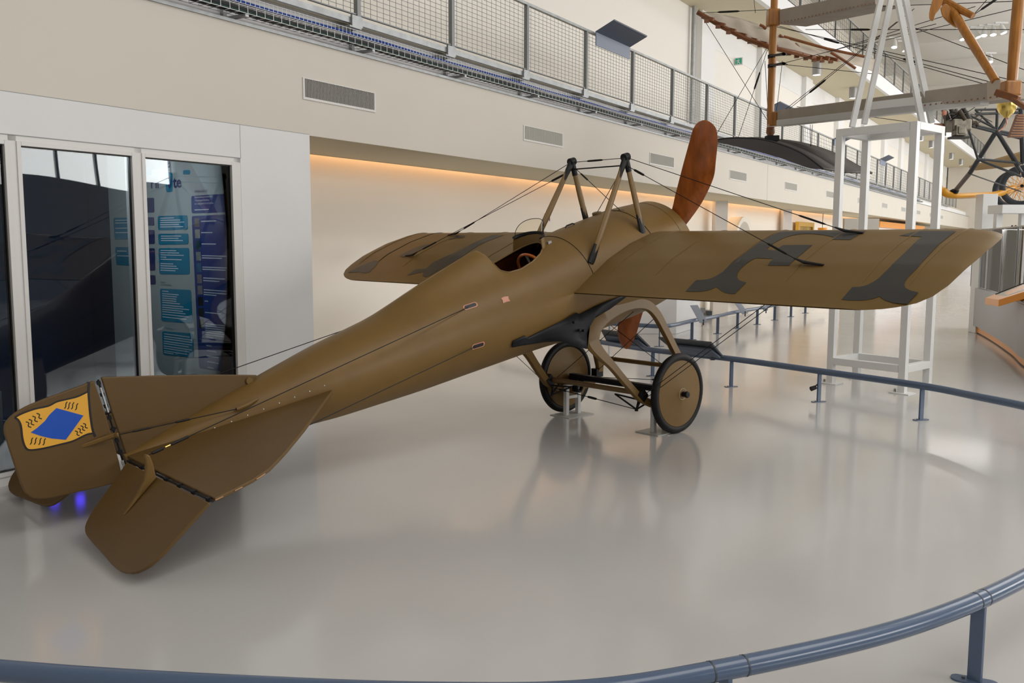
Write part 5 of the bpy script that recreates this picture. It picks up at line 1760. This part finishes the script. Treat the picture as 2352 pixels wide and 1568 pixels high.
# engine
ec = at(2196, 285, 12.9)
en = build(MB().box(ec + A(0.03, 0, -0.02), 0.26, 0.26, 0.16), 'engine', ENGINE, bp_, bevel=0.02)
build(MB().box(ec + A(0.0, -0.10, -0.10), 0.15, 0.14, 0.14).box(ec + A(0.0, -0.175, -0.10), 0.10, 0.02, 0.10), 'crankcase', ENGINE, en, bevel=0.012)
build(MB().box(ec + A(0.02, -0.05, -0.19), 0.24, 0.16, 0.03), 'sump', ENGDK, en, bevel=0.006)
for k in range(4):
    build(MB().lathe(ec + A(-0.12 + 0.085 * k, -0.05 * (k % 2), 0.05), unit(A(-0.45, 0, 1)), [(0, 0.04), (0.02, 0.046), (0.03, 0.038), (0.05, 0.046), (0.06, 0.038), (0.08, 0.046), (0.09, 0.038), (0.11, 0.046), (0.13, 0.03), (0.17, 0.03)], 12), 'cylinder', ENGDK if k != 2 else ENGINE, en, smooth=True)
build(MB().lathe(ec + A(-0.19, -0.04, 0.10), Z, [(0, 0.02), (0.03, 0.035), (0.07, 0.03), (0.08, 0.01)], 12), 'copper_dome', COPPER, en, smooth=True)
build(MB().tube([ec + A(-0.32, -0.05, -0.02), ec + A(-0.2, -0.05, -0.02)], 0.024, 10), 'crank_stub', OLDWOODD, en, smooth=True)
build(MB().tube([ec + A(-0.19, -0.1, -0.17), ec + A(-0.2, -0.1, -0.02), ec + A(-0.19, -0.05, 0.12)], 0.014, 8).tube([ec + A(0.15, 0, 0.0), ec + A(0.27, 0, 0.02), ec + A(0.30, 0, -0.03)], 0.03, 10)
      .tube([ec + A(0.08, -0.05, 0.18), ec + A(0.19, -0.05, 0.02)], 0.028, 10).tube([ec + A(-0.02, -0.12, 0.16), ec + A(0.06, -0.12, 0.04)], 0.03, 10), 'engine_pipes', mat('pipe_brown', (0.09, 0.07, 0.05), 0.4, metal=0.5), en, smooth=True)
mm = MB()
for k in range(9):
    a = ec + A(-0.16 + 0.05 * k, -0.12, 0.12 - 0.05 * (k % 3))
    mm.tube([a, a + A(0.08, 0.02, 0.06 * math.sin(k)), a + A(0.22, 0.05, 0.05 + 0.05 * math.cos(k * 2))], 0.006, 5)
build(mm, 'hoses', ENGDK, en, kind='stuff')
# brass tank
tkk = at(2313, 243, 13.5)
build(MB().lathe(tkk - Z * 0.17, Z, [(0, 0.03), (0.03, 0.05), (0.06, 0.09), (0.12, 0.125), (0.2, 0.135), (0.28, 0.125), (0.34, 0.08), (0.36, 0.03)], 24), 'brass_tank', BRASS, bp_, smooth=True)
build(MB().tube([tkk - Z * 0.17, tkk + A(0.01, 0, -0.25), tkk + A(-0.02, 0, -0.3), tkk + A(-0.1, 0, -0.36)], 0.01, 6), 'copper_pipe', COPPER, bp_)
# dark tube undercarriage frame
N_ = {'a': (2220, 283), 'b': (2289, 300), 'c': (2291, 250), 'd': (2240, 252), 'e': (2246, 365), 'f': (2190, 440), 'g': (2228, 397), 'h': (2340, 380), 'i': (2345, 250), 'j': (2342, 310), 'k': (2350, 375)}
fr_ = MB()
for a, b, r in (('a', 'b', .028), ('d', 'b', .022), ('c', 'b', .03), ('d', 'i', .022), ('b', 'h', .035), ('b', 'j', .028), ('a', 'e', .025), ('e', 'k', .025), ('i', 'k', .05)):
    fr_.tube([at(*N_[a], 16.5), at(*N_[b], 16.5)], r * 0.9, 8)
fr_.tube([at(2289, 300, 16.5), at(2228, 397, 17.0)], 0.042, 10)
fr_.tube([at(2240, 262, 16.5), at(2345, 258, 16.5)], 0.024, 8)
fr_.tube([at(2222, 262, 16.5), at(2289, 296, 16.5)], 0.02, 8)
fr_.tube([at(2246, 366, 16.6), at(2345, 405, 16.6)], 0.022, 8)
fr_.tube([at(2289, 302, 16.5), at(2345, 395, 16.6)], 0.034, 8)
fr_.tube([at(2230, 400, 17.1), at(2345, 440, 18.0)], 0.012, 6)
fr_.tube([at(2225, 288, 16.5), at(2345, 318, 16.5)], 0.024, 8)
fr_.tube([at(2291, 305, 16.5), at(2315, 265, 16.5)], 0.034, 8)
build(fr_, 'undercarriage_frame', TUBEDK, bp_, smooth=True)
build(MB().tube([at(2228, 397, 17.0), at(2194, 438, 17.5)], 0.042, 10), 'spring_leg', mat('spring_leg_grey', (0.14, 0.12, 0.10), 0.5), bp_, smooth=True)
build(MB().lathe(at(2192, 441, 17.5), Z, [(-0.03, 0.06), (0.03, 0.085), (0.06, 0.035)], 12), 'skid_shoe', BLACKST, bp_)
skp = smooth_line([at(u, v, Y) for (u, v), Y in zip([(2160, 428), (2168, 440), (2182, 448), (2205, 450), (2250, 448), (2285, 446), (2310, 440), (2330, 430)], [17.4, 17.45, 17.5, 17.6, 17.9, 18.1, 18.2, 18.3])], 6)
build(MB().tube(skp, [0.03] * 4 + [0.055] * (len(skp) - 8) + [0.05] * 4, 10, flat=(1.3, A(1, 0, 0))), 'yellow_skid', SKIDY, bp_, smooth=True)
lat = MB()
a, b, c, d = at(2338, 262, 13.9), at(2318, 315, 13.9), at(2350, 315, 13.9), at(2352, 262, 13.9)
build(MB().prism([a, b, c, d], A(0, 0.06, 0)), 'slatted_radiator', OLDWOODD, bp_)
for k in range(9):
    f = (k + 0.5) / 9
    build(MB().bar(a * (1 - f) + b * f - A(0, 0.02, 0), d * (1 - f) + c * f - A(0, 0.02, 0), 0.012, 0.01, Z), 'radiator_slat', OLDWOOD, bp_)
# wheels with orange spokes
for k, (u, v, Y, R) in enumerate(((2348, 427, 18.0, 0.405), (2330, 436, 18.9, 0.405))):
    c = at(u, v, Y)
    ax = unit(A(-0.55, -0.83, 0))
    wt = build(MB().lathe(c, ax, [(0.045 * math.cos(a_), R - 0.06 + 0.06 * math.sin(a_)) for a_ in np.linspace(0, 2 * math.pi, 12, endpoint=False)], 40, closed=True), 'wheel', mat('blue_black_rubber', (0.025, 0.03, 0.04), 0.5), bp_, smooth=True)
    hub = build(MB().lathe(c, ax, [(-0.06, 0.03), (0.06, 0.03)], 12), 'hub', BLACKST, wt)
    u_ = unit(np.cross(ax, Z))
    for q in range(18):
        a_ = 2 * math.pi * q / 18
        build(MB().tube([c + ax * 0.03 * (1 if q % 2 else -1), c + (R - 0.06) * (math.cos(a_) * u_ + math.sin(a_) * Z)], 0.006, 4), 'spoke', SKIDY if q % 3 else ORANGE, wt)
spar((2225, 385), (2240, 392), (2345, 352), (2345, 381), 17.5, 17.0, 0.05, mat('plywood_tan', (0.40, 0.27, 0.13), 0.6), 'plywood_panel')
# column and table frame that carry its wheels
wcol = empty('skid_column', onz(2267, 600, 0) * 0 + A(at(2267, 600, 17.5)[0], 17.5, 0), 0, 'white column rising from the glass case to the yellow skid', 'stand')
P = at(2267, 446, 17.5)
build(MB().box(A(P[0], 17.5, P[2] / 2), 0.28, 0.28, P[2]), 'shaft', STANDW, wcol, bevel=0.008)
wf = empty('wheel_table', A(at(2320, 600, 16.5)[0], 16.5, 0), 0, 'white table frame under the spoked wheel above the glass case', 'stand')
a, b = at(2285, 481, 16.5), at(2400, 481, 16.5)
build(MB().box((a + b) / 2, b[0] - a[0], 0.5, 0.15), 'table_beam', STANDW, wf, bevel=0.006)
for u in (2293, 2350):
    P = at(u, 490, 16.5)
    build(MB().box(A(P[0], 16.5, P[2] / 2), 0.11, 0.11, P[2]), 'leg', STANDW, wf, bevel=0.005)

# ================================================================== DARK CAMBERED SURFACE hung below the biplane
dk = empty('dark_wing', at(1820, 380, 12.6), 0, 'dark brown arched wing hanging in front of the gallery', 'wing')


def arch(pts, Y, n=8):
    return smooth_line([at(u, v, Y) for u, v in pts], n)


e1_ = arch([(1643, 322), (1670, 318), (1700, 317), (1745, 320), (1790, 331), (1840, 352), (1890, 388)], 12.0)
e1b = arch([(1643, 326), (1690, 336), (1740, 348), (1790, 362), (1830, 376), (1860, 386), (1890, 389)], 12.0)
e2_ = arch([(1700, 318), (1740, 317), (1775, 322), (1820, 334), (1870, 356), (1910, 380), (1942, 396)], 12.8)
e3_ = arch([(1760, 320), (1800, 322), (1840, 328), (1885, 340), (1930, 358), (1960, 375), (2003, 398)], 13.6)
build(MB().grid([e1_, e2_]), 'panel', DARKFAB, dk, smooth=True, solid=0.02)
build(MB().grid([e2_, e3_]), 'panel', DARKFAB, dk, smooth=True, solid=0.02)
build(MB().grid([e1_, e1b]), 'end_face', mat('dark_brown_edge', (0.04, 0.032, 0.030), 0.6), dk, solid=0.02)
for e in (e1_, e2_, e3_):
    build(MB().tube(e, 0.014, 6), 'edge_rib', BLACKST, dk, smooth=True)
P = at(1773, 318, 12.5)
build(MB().box(P, 0.16, 0.14, 0.07), 'hanger_block', BLACKST, dk)
wirem(P, at(1771, 296, 13.6), 'hanger', dk, r=0.006)
wirem(at(1863, 336, 13.2), at(1866, 286, 13.2), 'hanger', dk, r=0.004)
wirem(at(1862, 336, 13.2), at(1861, 286, 13.2), 'hanger', dk, r=0.004)

# ================================================================== ROUND DISPLAY CASE
kp = [A(9.35, 18.35, 0), A(9.08, 18.10, 0), A(8.90, 17.80, 0), A(8.86, 17.45, 0), A(8.70, 16.9, 0), A(8.36, 15.9, 0), A(7.99, 14.87, 0), A(7.55, 13.7, 0), A(7.10, 12.61, 0), A(6.75, 11.4, 0), A(6.6, 10.4, 0)]
kf = smooth_line(kp, 4)
kn = [unit(A(-(kf[min(i + 1, len(kf) - 1)] - kf[max(i - 1, 0)])[1], (kf[min(i + 1, len(kf) - 1)] - kf[max(i - 1, 0)])[0], 0)) for i in range(len(kf))]
kn = [n if n[0] < 0 else -n for n in kn]
ks = empty('display_case', A(8.6, 14.5, 0), 0, 'round grey display case with curved glass and an orange plinth', 'display case')


def kwall(o0, z0, z1, th, name, m, i0=0, i1=None, parent=ks, **kw):
    fr = kf[i0:i1]
    nn = kn[i0:i1]
    G = []
    for p, n in zip(fr, nn):
        q = p + n * o0
        G.append([q + Z * z0, q + Z * z1, q - n * th + Z * z1, q - n * th + Z * z0])
    return build(MB().grid(G, cv=True).add(G[0], [(0, 1, 2, 3)]).add(G[-1], [(0, 1, 2, 3)]), name, m, parent, smooth=True, angle=40, **kw)


kwall(-0.02, 0.0, 0.02, 0.2, 'base_black_strip', BLACKST)  # black strip along the foot of the case
kwall(0.0, 0.02, 0.14, 0.2, 'orange_plinth', ORANGE, 10)
kwall(0.0, 0.02, 0.86, 0.25, 'counter_end', mat('kiosk_pale', (0.50, 0.51, 0.50), 0.4), 0, 11)
kwall(0.05, 0.14, 0.86, 0.3, 'counter', KIOSKG, 10)
kwall(-0.02, 0.86, 0.875, 1.6, 'deck', WALLGAL)
for i in range(2, len(kf) - 5, 5):
    kwall(0.0, 0.88, 1.95, 0.012, 'glass_pane', CASEGLASS, i, i + 6)
    build(MB().tube([kf[i] + Z * 0.87, kf[i] + Z * 1.96], 0.012, 6), 'glazing_bar', LAMPGREY, ks)
kwall(0.01, 1.95, 1.97, 0.03, 'top_channel', LAMPGREY)
build(MB().box(A(8.95, 15.2, 1.965), 0.34, 3.7, 0.03, (A(0.94, -0.33, 0), A(0.33, 0.94, 0), Z)), 'lamp_tray', STANDW, ks)
build(MB().prism([p - n * 1.1 + Z * 0.875 for p, n in zip(kf[3:38], kn[3:38])] + [p - n * 1.14 + Z * 0.875 for p, n in list(zip(kf[3:38], kn[3:38]))[::-1]], Z * 1.05), 'inner_back', WALLGAL, ks)
for u in (2316, 2324):
    P = at(u, 660, 15.2)
    build(MB().tube([A(P[0], 15.2, 0.88), A(P[0], 15.2, 2.0)], 0.014, 6), 'inner_post', BLACKST, ks)
build(MB().box(at(2345, 612, 15.4), 0.6, 0.3, 0.01), 'glass_shelf', CASEGLASS, ks)
for k, (u, v, lab) in enumerate(((2322, 606, 'small dark figure of a flyer on the case shelf'), (2344, 622, 'small brass engine model on the case shelf'))):
    P = at(u, v, 15.3)
    if k == 0:
        t = empty('case_figurine', P - Z * 0.12, 0, lab, 'figurine')
        build(MB().lathe(P - Z * 0.14, Z, [(0, 0.05), (0.1, 0.045), (0.2, 0.06), (0.24, 0.03)], 12), 'coat', BOARDDK, t, smooth=True)
        build(MB().lathe(P + Z * 0.10, Z, [(0, 0.02), (0.03, 0.035), (0.06, 0.03), (0.075, 0.005)], 12), 'head', OLDWOODD, t, smooth=True)
    else:
        t = empty('engine_model', P - Z * 0.1, 0, lab, 'model')
        build(MB().lathe(P - Z * 0.09, Z, [(0, 0.2), (0.02, 0.2), (0.022, 0.18)], 20), 'base', BRASS, t, smooth=True)
        build(MB().lathe(P - Z * 0.07, Z, [(0, 0.08), (0.06, 0.09), (0.12, 0.05)], 14), 'body', ENGDK, t, smooth=True)
        for q in range(5):
            a_ = 2 * math.pi * q / 5
            build(MB().tube([P - Z * 0.02, P - Z * 0.02 + A(0.15 * math.cos(a_), 0.15 * math.sin(a_), 0.0)], 0.03, 8), 'cylinder', BRASS, t)
area('case_light', A(8.95, 15.2, 1.93), (0, 0, -1), A(0.33, 0.94, 0), 0.3, 3.6, 60, (1.0, 0.97, 0.92))
# orange sloping desk fixed to the case
od = empty('orange_desk', at(2310, 690, 13.4), 0, 'orange sloping reading desk on the side of the display case', 'desk')
a, b, c, d = at(2263, 684, 13.9), at(2294, 688, 13.1), at(2400, 655, 12.2), at(2375, 640, 13.0)
m = MB().prism([a, b, c, d], -Z * 0.10)
build(m, 'tray', ORANGE, od, bevel=0.006)
q = lambda u_, v_: (a * (1 - u_) + d * u_) * (1 - v_) + (b * (1 - u_) + c * u_) * v_
build(MB().prism([q(0.2, 0.15), q(0.95, 0.15), q(0.95, 0.85), q(0.2, 0.85)], Z * 0.004), 'screen', mat('desk_screen', (0.35, 0.35, 0.35), 0.2), od)
build(MB().tube([q(0.2, 0.1) + Z * 0.004, q(0.95, 0.1) + Z * 0.004], 0.01, 6), 'screen_edge', BLACKST, od)
for f in (0.35, 0.7):
    P = q(f, 0.1)
    build(MB().bar(P - Z * 0.08, P - Z * 0.16 + A(0.5, 0.2, 0), 0.05, 0.05, Z), 'desk_arm', ORANGE, od)
# far white round counter beyond
P = onz(2214, 628, 0)
build(MB().lathe(A(P[0] + 1.0, P[1] + 0.8, 0), Z, [(0, 1.28), (0.09, 1.28), (0.09, 1.3), (1.1, 1.3)], 40), 'white_round_counter', WALLGAL, label='white round counter in the distance beyond the wing tip', cat='counter', smooth=True)
